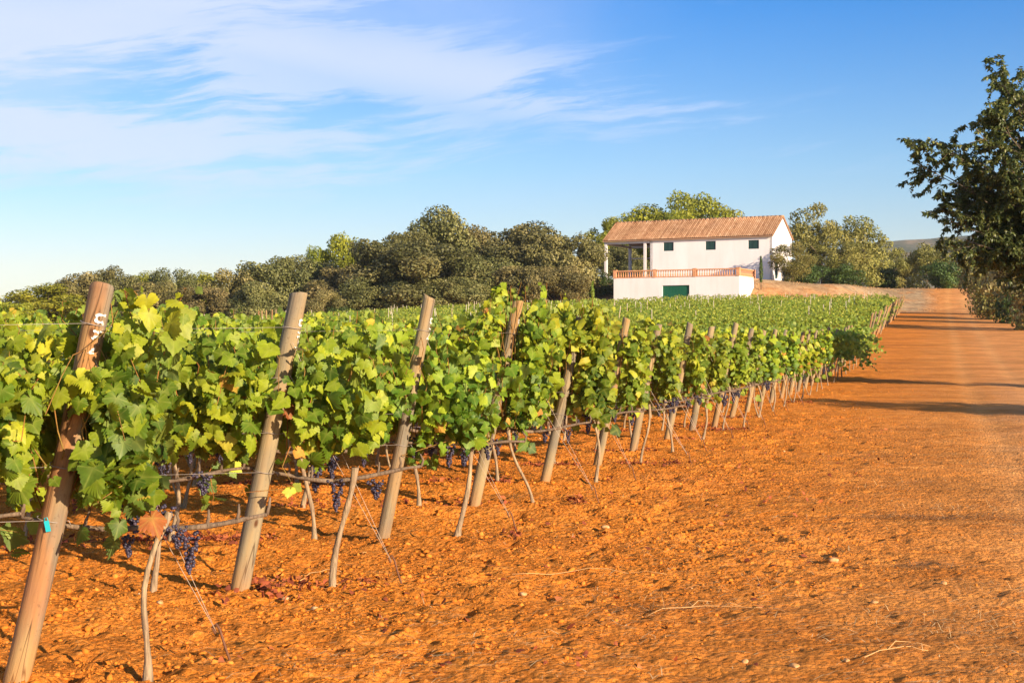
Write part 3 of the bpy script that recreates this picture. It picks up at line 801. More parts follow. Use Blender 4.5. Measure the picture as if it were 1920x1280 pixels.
def grape_mesh(seed, n=62, ln=0.16, rd=0.042):
    r = np.random.default_rng(seed); C = []
    for i in range(n):
        t = r.random()**0.8; a = r.uniform(0, 6.283)
        rr = rd*(1 - t)**0.55*(0.55 + 0.45*r.random()) + (0.5*rd if t < 0.3 and r.random() < .3 else 0)
        C.append((rr*math.cos(a), rr*math.sin(a), -0.03 - ln*t))
    C = np.array(C); s = r.uniform(0.0075, 0.0098, n)
    V = (C[:, None, :] + s[:, None, None]*ICO1_V[None]).reshape(-1, 3)
    Fc = (ICO1_F[None] + (np.arange(n)*len(ICO1_V))[:, None, None]).reshape(-1, 3)
    me = mesh_np('grape_bunch', V, Fc, np.repeat(np.clip(r.normal(.5, .25, n), 0, .96), len(ICO1_V)), smooth_sh=True)
    me.materials.append(M['grape']); return me
GR = [grape_mesh(40+i, ln=[.16, .13, .19, .12][i]) for i in range(4)]

def with_mat(me, m_): me.materials.append(m_); return me
FOL = {'near': [], 'mid': [], 'far': []}; CAN = {'near': [], 'mid': [], 'far': []}
for i in range(7):
    a_, c_ = vine_shape(100+i, 'near', nsh=22, leaves=25, size=0.083, fill=380, top=1.76)
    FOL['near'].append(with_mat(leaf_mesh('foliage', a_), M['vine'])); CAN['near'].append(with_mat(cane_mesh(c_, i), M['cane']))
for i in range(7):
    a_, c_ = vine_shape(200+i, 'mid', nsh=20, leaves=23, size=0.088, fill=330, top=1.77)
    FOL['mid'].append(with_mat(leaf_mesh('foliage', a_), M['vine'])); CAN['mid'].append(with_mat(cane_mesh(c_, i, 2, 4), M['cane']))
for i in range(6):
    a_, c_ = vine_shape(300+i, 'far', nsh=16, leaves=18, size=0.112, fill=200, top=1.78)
    FOL['far'].append(with_mat(leaf_mesh('foliage', a_), M['vine'])); CAN['far'].append(None)
TRK = [with_mat(trunk_mesh(400+i, double=(i % 4 == 3)), M['vbark']) for i in range(9)]
CRD = [with_mat(cordon_mesh(500+i), M['cordon']) for i in range(4)]

RD = Vector((-1, -0.11, 0)).normalized()               # rows run this way from their end posts
RZ = math.atan2(-RD.y, -RD.x)                          # local +x points back to the headland
ORD = ['first', 'second', 'third', 'fourth', 'fifth', 'sixth', 'seventh', 'eighth', 'ninth', 'tenth', 'eleventh', 'twelfth', 'thirteenth',
       'fourteenth', 'fifteenth', 'sixteenth', 'seventeenth', 'eighteenth', 'nineteenth', 'twentieth', 'twenty-first', 'twenty-second',
       'twenty-third', 'twenty-fourth', 'twenty-fifth', 'twenty-sixth', 'twenty-seventh', 'twenty-eighth', 'twenty-ninth', 'thirtieth',
       'thirty-first', 'thirty-second', 'thirty-third', 'thirty-fourth', 'thirty-fifth', 'thirty-sixth', 'thirty-seventh', 'thirty-eighth',
       'thirty-ninth', 'fortieth']
rj = np.random.default_rng(3)
POSTS = [(HX0 + 0.674*k, HY0 + 2.24*k) for k in range(26)]
# measured end posts of the nearest rows
for k, (px, py) in enumerate(((33, 1288), (450, 1117), (717, 1018), (889, 948), (1021, 905), (1118, 877), (1185, 853), (1249, 829), (1296, 811), (1338, 803))):
    d = F*EYE/(py - CY); POSTS[k] = (at(px, d), d)
END = {0: dict(tuft=[(-0.06, 1.76), (-.26, 1.72)], top=1.53, xmax=.02, band=(1.28, 1.46), hide=.1, z0=.90),
       1: dict(z0=.92, hang=1, top=1.61, xmax=.26, band=(1.16, 1.60), hide=.25),
       2: dict(endcut=(-.5, .50), top=1.74, xmax=.26, band=(.95, 1.32), hide=.15),
       3: dict(tuft=[(-.30, 2.10), (-.18, 2.13), (-.05, 1.95)], top=1.82, xmax=.08, hide=.3, band=(1.3, 1.42)),
       4: dict(tuft=[(-.26, 2.06), (-.10, 2.04), (.08, 1.92)], top=1.82, xmax=.02, hide=.15, band=(1.55, 2.0)),
       5: dict(top=1.82, hide=.2, band=(1.42, 1.55)), 6: dict(top=1.80, hide=.1, band=(1.4, 1.7)), 7: dict(top=1.80), 8: dict(top=1.78), 9: dict(top=1.72)}
ENDV = {'mid': [], 'far': []}
for tp_, n_ in (('mid', 3), ('far', 4)):
    for i in range(n_):
        a_, c_ = vine_shape(950+i, tp_, nsh=13, leaves=18, size=.105 if tp_ == 'mid' else .125, top=1.77, xmax=[.0, .05, -.05, .15][i], postx=-.58, hide=.8, fill=150)
        ENDV[tp_].append((with_mat(leaf_mesh('foliage', a_), M['vine']), with_mat(cane_mesh(c_, i, 2, 4), M['cane'])))
far_specs = []
vine_count = 0
for k, (bx, by) in enumerate(POSTS):
    tpl = 'near' if k < 4 else ('mid' if k < 11 else 'far')
    j = 0
    while True:
        s_ = -0.58 + 1.12*j
        x = bx + RD.x*s_; y = by + RD.y*s_
        if x/y < -0.375 - 1.1/y or j > 60: break
        z = Hs(x, y)
        if k >= 20:
            far_specs.append((x, y, z, 1.12, 0.0)); j += 1; continue
        o = empty('grapevine', (x, y, z), RZ)
        where = 'end vine just outside the leaning post' if j == 0 else f'{ORD[j-1]} vine inside the end post'
        tag(o, f'leafy grapevine, {where}, {ORD[k]} row counted from the front', 'grapevine', 'grapevines trained along the trellis rows')
        vine_count += 1
        top_sc = ((.885, .92, .97)[k] if k < 3 else 1.0) + rj.normal(0, 0.025)
        if (k <= 9 and j == 0) or (k <= 3 and j == 1):
            kw = dict(END.get(k, {})) if j == 0 else {}
            if k == 0 and j: kw.update(hang=0, z0=1.02)
            elif k < 4 and j: kw.update(hang=1, z0=.92)
            kw.setdefault('top', (1.53, 1.61, 1.72)[k] if k < 3 else 1.77)
            if j == 0: kw.setdefault('xmax', .04)
            post_local = (-0.58 if j == 0 else 0.54)
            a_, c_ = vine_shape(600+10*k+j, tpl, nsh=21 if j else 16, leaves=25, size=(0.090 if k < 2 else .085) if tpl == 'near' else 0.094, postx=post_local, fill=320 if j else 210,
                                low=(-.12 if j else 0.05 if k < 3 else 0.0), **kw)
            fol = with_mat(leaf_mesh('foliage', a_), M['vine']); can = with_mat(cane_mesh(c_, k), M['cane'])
            fo = link('foliage', fol, None, o); ca = link('canes', can, None, o)
        elif j == 0:
            f_, c_ = ENDV[tpl][int(rj.integers(len(ENDV[tpl])))]
            link('foliage', f_, None, o, scale=(1, 1, top_sc)); link('canes', c_, None, o, scale=(1, 1, top_sc))
        else:
            vi = int(rj.integers(len(FOL[tpl])))
            mir = -1 if rj.random() < 0.5 else 1
            zo = ((.84, .12), (.90, .08), (.96, .03))[k] if k < 3 else (top_sc, 0)
            fo = link('foliage', FOL[tpl][vi], None, o, scale=(mir, 1, zo[0]), loc=(0, 0, zo[1]))
            if CAN[tpl][vi] is not None: link('canes', CAN[tpl][vi], None, o, scale=(mir, 1, zo[0]), loc=(0, 0, zo[1]))
        if k < 3 and j == 0:
            tr = with_mat(trunk_mesh(700+k, lean=0.13), M['vbark'])
        elif k == 3 and j == 0:
            tr = with_mat(trunk_mesh(703, lean=-0.22), M['vbark'])
        else: tr = TRK[int(rj.integers(len(TRK)))]
        link('trunk', tr, None, o, scale=(1, 1, 1))
        if k < 11: link('cordon', CRD[int(rj.integers(4))], None, o)
        ng = (6 if k < 7 else (4 if k < 11 else (1 if rj.random() < 0.6 else 0)))
        for gi in range(ng):
            if rj.random() < 0.35: continue
            sgn = 1 if rj.random() < 0.3 else -1
            sc_ = rj.uniform(0.8, 1.25)*(1.0 if k < 6 else 1.2)
            link('grape_bunch', GR[int(rj.integers(4))], None, o, loc=(rj.uniform(-.5, .5), sgn*rj.uniform(0.02, 0.12), rj.uniform(0.74, 0.90)), scale=(sc_,)*3)
        j += 1

# second vineyard block up the slope, and the back of the first: too many to count, one mass
NB2 = 32
P2 = [(headland(79.5 + 2.24*m_) - 0.3, 79.5 + 2.24*m_) for m_ in range(NB2)]
def far_canopy():
    r = np.random.default_rng(77); parts = []
    for (x, y, z, ln, _) in far_specs:
        n = 170
        t = r.uniform(-.56, .56, n); sg = r.choice([-1, 1], n)
        zz = 0.8 + 0.95*r.random(n)**0.7
        P = np.stack([x + t, y + 0.11*t + sg*r.uniform(.03, .26, n), z + zz], 1)
        N = np.stack([r.normal(0, .5, n), sg*1.0, r.uniform(0, 1.0, n)], 1)
        T = np.stack([r.normal(0, .5, n), sg*.3, -np.ones(n)], 1)
        parts.append(scatter(P, N, T, r.uniform(.11, .2, n), np.clip(.25+.6*r.random(n), 0, .93), 'far'))
    for m_, (bx, by) in enumerate(P2):
        ln = (bx + 0.40*by + 6)
        dens = 62 if m_ < 8 else 50
        n = int(ln*dens)
        s = r.uniform(-0.8, ln, n)
        clump = fbm(s*0.9, np.full(n, m_*7.3), 3, 61)
        sg = r.choice([-1, 1], n)
        x = bx + RD.x*s; y0 = by + RD.y*s
        wd = 0.27
        zt = 1.35 + 1.0*(clump - 0.3)
        zz = 0.75 + (zt - 0.75)*r.random(n)**0.55
        y = y0 + sg*r.uniform(0, wd, n)
        P = np.stack([x, y, H(x, y) + zz], 1)
        N = np.stack([r.normal(0, .5, n), sg*.8, r.uniform(0, 1.3, n)], 1)
        T = np.stack([r.normal(0, .7, n), sg*.3, -np.ones(n)*.6], 1)
        parts.append(scatter(P, N, T, r.uniform(.12, .23, n), np.clip(.2+.6*r.random(n)+.5*(clump-.5), 0, 1), 'card', wid=r.uniform(1., 1.6, n)))
        # arching shoots rising above the rows
        for _ in range(int(ln*2.0)):
            s0 = r.uniform(0, ln); xx = bx + RD.x*s0; yy = by + RD.y*s0; zz0 = float(H(xx, yy)); kk = 12
            t = np.linspace(0, 1, kk); dr_ = r.normal(0, 1, 2); reach = r.uniform(.2, .8); up = r.uniform(.3, .75) + (.25 if m_ > 18 else 0)
            P = np.stack([xx + dr_[0]*reach*t, yy + dr_[1]*0.4*reach*t, zz0 + 1.45 + up*(1.6*t - t*t*1.1)], 1) + r.normal(0, .03, (kk, 3))
            N = r.normal(0, .6, (kk, 3)) + np.array([0, -.4, .7]); T = r.normal(0, .8, (kk, 3)) + np.array([0, 0, -.5])
            parts.append(scatter(P, N, T, r.uniform(.09, .17, kk), np.clip(r.uniform(.3, 1, kk), 0, 1), 'card', wid=np.full(kk, 1.3)))
    # long shoots trailing out over the track at the ends of the rear rows
    for k_ in range(19, 26):
        bx, by = POSTS[k_]
        for _ in range(9):
            kk = 26; t = np.linspace(0, 1, kk); out = r.uniform(.2, 1.5); z1 = r.uniform(.4, 1.6)
            P = np.stack([bx + .5 + out*t, by + r.normal(0, .2) + .2*t, Hs(bx, by) + 1.6 + .35*t - (1.95 - z1)*t**1.8], 1) + r.normal(0, .05, (kk, 3))
            N = r.normal(0, .6, (kk, 3)) + np.array([.3, -.6, .6]); T = r.normal(0, .5, (kk, 3)) + np.array([0, 0, -.8])
            parts.append(scatter(P, N, T, r.uniform(.08, .15, kk), np.clip(r.uniform(.2, .9, kk), 0, 1), 'far'))
    return cat(parts)
fc = far_canopy()
vr = link('vine_rows', leaf_mesh('vine_rows', fc), M['vine_far'])
tag(vr, 'mass of low green vine rows covering the slope below the farmhouse', 'vine rows', kind='stuff')
# their trunks, one part of that mass
r = np.random.default_rng(5); mbt = MB(); random.seed(5)
for (x, y, z, ln, _) in far_specs:
    mbt.tube([(x, y, z-.05), (x+random.uniform(-.05, .05), y, z+.4), (x+random.uniform(-.1, .1), y, z+.85)], [.03, .022, .02], 5)
for m_, (bx, by) in enumerate(P2):
    for j in range(3 if m_ else 70):
        s_ = -0.3 + 1.12*j; x = bx + RD.x*s_; y = by + RD.y*s_; z = Hs(x, y)
        mbt.tube([(x, y, z-.05), (x+random.uniform(-.05, .05), y, z+.4), (x+random.uniform(-.1, .1), y, z+.85)], [.03, .022, .02], 4)
mbt.build('trunks', M['vbark'], vr)['kind'] = 'stuff'

# ------------------------------------------------------------------ posts
def post_mesh(seed, r0=0.054, h=2.05, n=14, rings=16, slant=0.25):
    random.seed(seed); mb = MB(); v = []; f = []
    ph = random.uniform(0, 6); bow = random.uniform(-.012, .012); tw = [random.uniform(-.05, .05) for _ in range(n)]
    lobe = random.uniform(0.03, 0.07)
    for i in range(rings+1):
        t = i/rings; z = -0.12 + (h+0.12)*t
        for k in range(n):
            a = 2*math.pi*k/n
            rr = r0*(1.06 - 0.10*t)*(1 + lobe*math.cos(2*a+ph) + tw[k]*.6 + random.uniform(-.012, .012))
            zz = z
            if i == rings: zz = z + slant*r0*math.cos(a+ph) + random.uniform(-.003, .003)
            if i == rings-1: zz = z + (h/rings)*0.86 + slant*r0*math.cos(a+ph)
            v.append((rr*math.cos(a) + bow*math.sin(3.1*t), rr*math.sin(a), zz))
    for i in range(rings):
        for k in range(n): f.append((i*n+k, i*n+(k+1) % n, (i+1)*n+(k+1) % n, (i+1)*n+k))
    # bevelled, slightly domed top
    c0 = len(v)
    for k in range(n): 
        x, y, z = v[rings*n+k]; v.append((x*.9, y*.9, z+.004))
    for k in range(n): f.append((rings*n+k, rings*n+(k+1) % n, c0+(k+1) % n, c0+k))
    v.append((0, 0, h+.004)); cc = len(v)-1
    for k in range(n): f.append((c0+k, c0+(k+1) % n, cc))
    mb.add(v, f, True); me = mb.mesh('end_post')
    return me
def ring_mesh(rad, z):
    mb = MB(); pts = [(rad*math.cos(a), rad*math.sin(a), z + .004*math.sin(a)) for a in np.linspace(0, 2*math.pi*1.02, 25)]
    mb.tube(pts, 0.0022, 5); 
    mb.tube([(rad*1.0, -.0, z), (rad*1.3, -.01, z+.01), (rad*1.5, -.0, z-.012)], 0.0022, 5)
    return mb.mesh('wire_loop')
DIG = {'5': [[(.44, 1.0), (-.38, 1.0)], [(-.38, 1.0), (-.38, .56), (0.12, .60), (.42, .38), (.34, .12), (.0, 0), (-.42, .06)]],
       '2': [[(-.40, .80), (-.15, 1.0), (.25, .95), (.38, .70), (.1, .38), (-.42, .02), (.46, .02)]],
       '4': [[(.2, 0), (.2, 1.0), (-.42, .3), (.45, .3)]], '1': [[(-.2, .8), (.05, 1.0), (.05, 0)]],
       '0': [[(0, 1), (-.36, .7), (-.36, .3), (0, 0), (.36, .3), (.36, .7), (0, 1)]], '3': [[(-.38, .9), (.1, 1), (.36, .75), (0, .55), (.4, .3), (.1, 0), (-.4, .1)]]}
def digits_mesh(text, rad, ang0, ztop, hgt=0.088, wid=0.060, sw=0.014):
    """brush painted digits wrapped round the post, read from top down"""
    v = []; f = []
    for ci, ch in enumerate(text):
        zb = ztop - (ci+1)*hgt*1.22
        for st_ in DIG[ch]:
            dense = []
            for (a, b) in zip(st_[:-1], st_[1:]):
                for k in range(6): t = k/6; dense.append((a[0]+(b[0]-a[0])*t, a[1]+(b[1]-a[1])*t))
            dense.append(st_[-1])
            for i, (a, b) in enumerate(dense):
                j0 = max(0, i-1); j1 = min(len(dense)-1, i+1)
                dxx = (dense[j1][0]-dense[j0][0])*wid; dzz = (dense[j1][1]-dense[j0][1])*hgt
                ll = math.hypot(dxx, dzz) or 1; nx, nz = -dzz/ll, dxx/ll
                wdt = sw*(0.45 + 0.2*math.sin(i*1.7))
                for sgn in (-1, 1):
                    xx = a*wid + sgn*nx*wdt; zz = zb + b*hgt + sgn*nz*wdt
                    an = ang0 + xx/rad; v.append(((rad+.0022)*math.cos(an), (rad+.0022)*math.sin(an), zz))
                if i: n_ = len(v); f.append((n_-4, n_-3, n_-1, n_-2))
    mb = MB(); mb.add(v, f); me = mb.mesh('painted_number')
    return me
PM = [with_mat(post_mesh(800+i), M['post']) for i in range(7)]
PMR = with_mat(post_mesh(820, r0=.057, slant=.35), M['post_red'])
RING = with_mat(ring_mesh(0.0600, 1.72), M['wire'])
RING2 = with_mat(ring_mesh(0.0610, 1.05), M['wire'])
looks = {0: 'thick reddish leaning end post painted with white 5 and 2, nearest to the viewer',
         1: 'grey tan leaning end post with a split flat top, second row from the front',
         2: 'straight sawn looking end post with bright white paint marks, third row from the front',
         3: 'leaning end post topped by a tall tuft of leaves, fourth row from the front'}
PH = {0: 1.895, 1: 1.935, 2: 1.985, 3: 2.03, 4: 1.90, 5: 1.92, 6: 1.87, 7: 1.92, 8: 1.88, 9: 1.97}
heads = []
for k, (bx, by) in enumerate(POSTS):
    z = Hs(bx, by)
    lean = LEAN + rj.normal(0, 0.012); hsc = PH.get(k, 1.87 + rj.normal(0, .05))/2.05
    Y_off = -0.05
    o = link('end_post', PMR if k in (0,) else PM[k % 7], None, None, loc=(bx, by + Y_off, z))
    o.rotation_euler = (rj.normal(0, .01), lean, RZ); o.scale = (1.0, 1.0, hsc)
    tag(o, looks.get(k, f'leaning wooden end post of the {ORD[k]} row counted from the front'), 'post', 'leaning end posts of the front vineyard block')
    dvec = Vector((math.sin(lean), 0, math.cos(lean))); dvec.rotate(Matrix.Rotation(RZ, 3, 'Z'))
    heads.append((Vector((bx, by+Y_off, z)), dvec, 2.05*hsc))
    if k < 14:
        link('wire_loop', RING, None, o, scale=(1, 1, 1/hsc)); link('wire_loop', RING2, None, o, scale=(1, 1, 1/hsc))
        if k < 8: link('wire_loop', with_mat(ring_mesh(0.0625, 0.80), M['wire']), None, o, scale=(1, 1, 1/hsc))
    if k < 5:
        txt = ['52', '53', '54', '51', '50'][k]
        ang = math.radians(-50 if k == 0 else -18)
        rz_ = 0.057 if k == 0 else 0.054
        dm = with_mat(digits_mesh(txt, rz_*1.01, ang, 1.93 if k == 0 else 1.90, sw=.0125), M['paint'])
        dm_o = link('painted_number', dm, None, o)
# teal clip hanging from the low wire at the nearest post
p0, d0, _ = heads[0]
c0 = p0 + d0*0.80
mb = MB(); mb.box(-.011, .011, -.003, .003, -.05, .0); mb.tube([(-.008, 0, 0), (-.006, 0, .014), (.006, 0, .014), (.008, 0, 0)], .0025, 5)
cl_ = mb.build('plastic_clip', M['teal'], None, loc=c0 + Vector((0.0, -0.069, 0)), rot=(0, math.radians(-12), 0))
tag(cl_, 'small teal plastic clip hanging on the lowest wire of the nearest post', 'clip')

# second block end posts
M2 = [with_mat(post_mesh(840+i, r0=.055, n=8, rings=5), M['post_red']) for i in range(4)]
for m_, (bx, by) in enumerate(P2[:31]):
    o = link('end_post', M2[m_ % 4], None, None, loc=(bx+.3+rj.normal(0, .08), by, Hs(bx, by)))
    o.rotation_euler = (rj.normal(0, .02), LEAN*1.55 + rj.normal(0, .04), RZ); o.scale = (1, 1, rj.uniform(.9, 1.0))
    tag(o, f'weathered orange end post of the {ORD[m_]} row in the upper vineyard block', 'post', 'end posts of the upper vineyard block')
# posts of a further block seen above the canopy on the far side
for i, (px, d) in enumerate(((517, 100), (508, 103), (499, 106), (491, 109), (483, 112))):
    x = at(px, d); o = link('end_post', M2[i % 4], None, None, loc=(x, d, zat(581 + i*0.8, d) - 2.0)); o.rotation_euler = (0, rj.normal(0, .04), 0)
    tag(o, f'reddish post poking above distant vines below the oaks, {ORD[i]} from the right', 'post', 'posts of the far western block')
# stakes
ms = MB(); random.seed(9); ms.tube([(0, 0, -.1), (0, 0, 1), (.01, 0, 2.1)], [.025, .023, .022], 6, jit=.1)
sm = with_mat(ms.mesh('vine_stake'), M['stake'])
for k in range(6, 26, 2):
    for j in range(1, 4):
        s_ = 5.6*j + rj.uniform(-.3, .3); bx, by = POSTS[k]; x = bx + RD.x*s_; y = by + RD.y*s_
        if x/y < -.37: continue
        o = link('vine_stake', sm, None, None, loc=(x, y, Hs(x, y)), rot=(rj.normal(0, .03), rj.normal(0, .03), 0)); o.scale = (1, 1, .9)
        tag(o, f'thin pale stake, {ORD[j-1]} from the end post in the {ORD[k]} row', 'stake', 'stakes inside the front block')
stc = 0
for m_ in range(3, NB2, 1):
    jn = 0
    for j in range(12):
        if rj.random() < 0.78 - 0.012*m_: continue
        s_ = 4.5*j + 3 + rj.uniform(-1.2, 1.2); bx, by = P2[m_]; x = bx + RD.x*s_; y = by + RD.y*s_
        if x/y < -.37 or y < 84: continue
        o = link('vine_stake', sm, None, None, loc=(x, y, Hs(x, y)), rot=(rj.normal(0, .05), rj.normal(0, .05), 0)); o.scale = (1, 1, rj.uniform(.92, 1.12))
        stc += 1; jn += 1
        tag(o, f'pale stake, {ORD[jn-1]} from the lane in the {ORD[m_]} row of the upper block', 'stake', 'stakes in the upper vineyard block')

# ------------------------------------------------------------------ wires
def strand(mb, a, b, sag=0.02, r_=0.0016, n=10, sides=4):
    a = Vector(a); b = Vector(b); pts = []
    for k in range(n+1):
        t = k/n; p = a.lerp(b, t); p.z -= sag*4*t*(1-t); pts.append(p)
    mb.tube(pts, r_, sides)
for k in range(14):
    p, d, hh = heads[k]
    tw = tag(empty('trellis_wire', p), f'taut trellis wires tied to the end post of the {ORD[k]} row', 'wire', 'trellis wires along the rows')
    ln = min(30, 2.5 + 1.55*k + 2.5)
    for zz in (0.80, 1.05, 1.40, 1.72):
        a = p + d*zz + Vector((0, -0.06, 0)); b = Vector((p.x, p.y, p.z+zz*.98)) + RD*ln
        mb = MB(); strand(mb, a - p, b - p, 0.03, 0.0013 if k < 5 else .0018)
        mb.build('wire', M['wire'], tw)
for k in range(13):
    p, d, hh = heads[k]
    off = [(0.87, .50), (.97, .34), (1.05, .4), (1.2, .1)][k] if k < 4 else (1.05 + rj.normal(0, .08), .15 + rj.normal(0, .1))
    ax_, ay_ = p.x + off[0], p.y + off[1]; az_ = G(ax_, ay_)
    gw = tag(empty('guy_wire', (ax_, ay_, az_)), f'twin guy wire anchoring the end post of the {ORD[k]} row', 'guy wire', 'guy wires holding the end posts')
    base = Vector((ax_, ay_, az_))
    t0 = p + d*(1.72*hh/2.05) + Vector((.03, -.05, 0)); t1 = p + d*(1.50*hh/2.05) + Vector((.05, -.03, 0))
    tipp = Vector((-0.04, -0.02, 0.16))
    for t_ in (t0, t1):
        mb = MB(); strand(mb, t_ - base, tipp, .01, .0015 if k < 5 else .0022); mb.build('wire', M['guy'], gw)
    mb = MB(); mb.tube([(-.045, -.02, .15), (-.06, -.02, .18), (-.04, -.02, .20), (-.022, -.02, .17), (.0, 0, .08), (.05, 0, -.06)], .0065, 6)
    mb.build('anchor_rod', M['rust'], gw)

# ------------------------------------------------------------------ clods, stones, litter
def rocks(P, S, rnd, seed, flat=0.7):
    r = np.random.default_rng(seed); n = len(P)
    V = ICO_V[None]*(1 + r.uniform(-.42, .42, (n, 12, 1)))
    sc_ = np.stack([r.uniform(.7, 1.3, n), r.uniform(.7, 1.3, n), r.uniform(.35, .95, n)*flat/.7], 1)
    a = r.uniform(0, 6.28, n); ca, sa = np.cos(a), np.sin(a)
    V = V*sc_[:, None, :]*S[:, None, None]
    x = V[..., 0]*ca[:, None] - V[..., 1]*sa[:, None]; y = V[..., 0]*sa[:, None] + V[..., 1]*ca[:, None]
    V = np.stack([x, y, V[..., 2]], -1) + P[:, None, :]
    return V.reshape(-1, 3), (ICO_F[None] + (np.arange(n)*12)[:, None, None]).reshape(-1, 3), np.repeat(rnd, 12)
r = np.random.default_rng(91)
def sample(n, y0, y1, pw=1.0):
    y = y0*(y1/y0)**(r.random(n)**pw); x = r.uniform(-.42, .46, n)*y; return x, y
x, y = sample(170000, 5.2, 45, 0.85)
rel = x - headland(y)
till = 1 - smooth(0.8, 4.2, rel + 2.0*(fbm(x*.5, y*.5, 3, 5)-.5)*2)
patchy = fbm(x*1.3, y*1.3, 3, 71)
keep = r.random(len(x)) < (0.85*till + 0.15)*smooth(.28, .62, patchy + .12*till)
x, y, till = x[keep], y[keep], till[keep]
S = np.minimum(0.0035 + 0.0042*r.pareto(2.3, len(x)), 0.026)*(0.8 + 0.012*y)*(0.55 + .45*till)
P = np.stack([x, y, H(x, y) + relief(x, y) + S*.08], 1)
v, f, rn = rocks(P, S, np.clip(r.beta(2, 2.2, len(x))*.88 + (r.random(len(x)) < .012)*.3, 0, 1), 5)
tag(link('soil_clods', mesh_np('soil_clods', v, f, rn), M['clod']), 'loose orange soil clods and grit over the tilled ground', 'soil clods', kind='stuff')

stones = [(537, 1128, .034, 'pale angular stone lying right of the second post'), (980, 1118, .030, 'round pale stone alone on bare soil in mid foreground'),
          (1563, 1053, .040, 'blocky pale stone on the smooth headland'), (1397, 1240, .024, 'small pale stone near the bottom edge of the headland'),
          (1148, 1143, .020, 'small pinkish stone right of the round pale stone'), (1588, 1239, .022, 'pale stone near the lower right straw'),
          (1135, 995, .036, 'grey stone on the headland below the fourth anchor'), (1333, 970, .03, 'low ochre stone beside a dry furrow'),
          (1640, 1128, .026, 'small stone beside flattened straw on the right'), (1045, 868, .035, 'pale stone by the fifth post'),
          (1770, 1096, .028, 'flat stone at the edge of the pale lane'), (590, 1145, .026, 'low stone under dry stems right of the second post'),
          (300, 1140, .026, 'small ochre stone under the second row'), (1490, 1250, .03, 'half buried stone at the bottom of the headland')]
for i, (px, py, s_, lb) in enumerate(stones):
    d = F*EYE/(py - CY); x = at(px, d); rr = np.random.default_rng(900+i)
    V = ICO1_V*(1 + rr.uniform(-.2, .2, (len(ICO1_V), 1))); V = np.sign(V)*np.abs(V)**.8*np.array([1.2, .9, .62])*s_*.8
    o = link('stone', mesh_np('stone', V, ICO1_F, smooth_sh=False), M['stone'], None, loc=(x, d, G(x, d)+s_*.18), rot=(0, 0, rr.uniform(0, 6)))
    tag(o, lb, 'stone', 'stones scattered on the headland')

# dead vine leaves under the rows
r = np.random.default_rng(12); parts = []
for k in range(0, 16):
    bx, by = POSTS[k]
    L_ = 2.5 + 1.5*k; n = int(380*L_) if k < 9 else int(160*L_)
    s = r.uniform(-1.1, L_, n); cl_ = fbm(s*1.6, np.full(n, k*5.1), 2, 88)
    kp = r.random(n) < smooth(.45, .75, cl_); s = s[kp]; n = len(s)
    off = r.normal(.12, .22, n); x = bx + RD.x*s; y = by + RD.y*s + off
    P = np.stack([x, y, H(x, y) + relief(x, y) + r.uniform(.012, .035, n)], 1)
    N = r.normal(0, .55, (n, 3)) + np.array([0, 0, .8]); T = r.normal(0, 1, (n, 3))
    parts.append(scatter(P, N, T, r.uniform(.022, .055, n), r.random(n), 'far', wid=r.uniform(.4, .9, n)))
# a few blown further out
n = 260; x, y = (lambda y_: (headland(y_) + r.uniform(.5, 3.5, n), y_))(r.uniform(6, 26, n))
P = np.stack([x, y, H(x, y) + relief(x, y) + .012], 1)
parts.append(scatter(P, r.normal(0, .4, (n, 3)) + np.array([0, 0, .8]), r.normal(0, 1, (n, 3)), r.uniform(.03, .06, n), r.random(n), 'far', wid=r.uniform(.5, 1, n)))
tag(link('leaf_litter', leaf_mesh('leaf_litter', cat(parts)), M['deadleaf']), 'dry red brown vine leaves fallen in drifts under the rows', 'fallen leaves', kind='stuff')

# straw and dry stems
def blades(P, D, Ln, Wd, rnd):
    n = len(P); D = unit(D); up = np.array([0, 0, 1.0]); sd_ = unit(np.cross(D, up[None]))
    mid_ = P + D*Ln[:, None]*.5 + up*(Ln*.06)[:, None]; end = P + D*Ln[:, None]
    q_ = np.stack([P - sd_*Wd[:, None], P + sd_*Wd[:, None], mid_ + sd_*Wd[:, None], mid_ - sd_*Wd[:, None], end + sd_*(Wd*.4)[:, None], end - sd_*(Wd*.4)[:, None]], 1)
    Fc = np.array([(0, 1, 2), (0, 2, 3), (3, 2, 4), (3, 4, 5)])
    return q_.reshape(-1, 3), (Fc[None] + (np.arange(n)*6)[:, None, None]).reshape(-1, 3), np.repeat(rnd, 6)
n = 15000; x, y = sample(n, 5.4, 60, .9); rel = x - headland(y); patch = fbm(x*.9, y*.9, 3, 99)
kp = r.random(n) < smooth(.40, .70, patch + .10*smooth(0, 3, rel)); x, y = x[kp], y[kp]; n = len(x)
an = r.normal(.15, .9, n); P = np.stack([x, y, H(x, y) + relief(x, y) + r.uniform(.006, .018, n)], 1)
D_ = np.stack([np.cos(an), np.sin(an)*.7, r.uniform(-.05, .14, n)], 1)
v1 = blades(P, D_, r.uniform(.025, .14, n)*(r.random(n)**.5*.9+.4), r.uniform(.0009, .0022, n)*(1+.03*y), np.clip(r.normal(.6, .25, n), 0, 1))
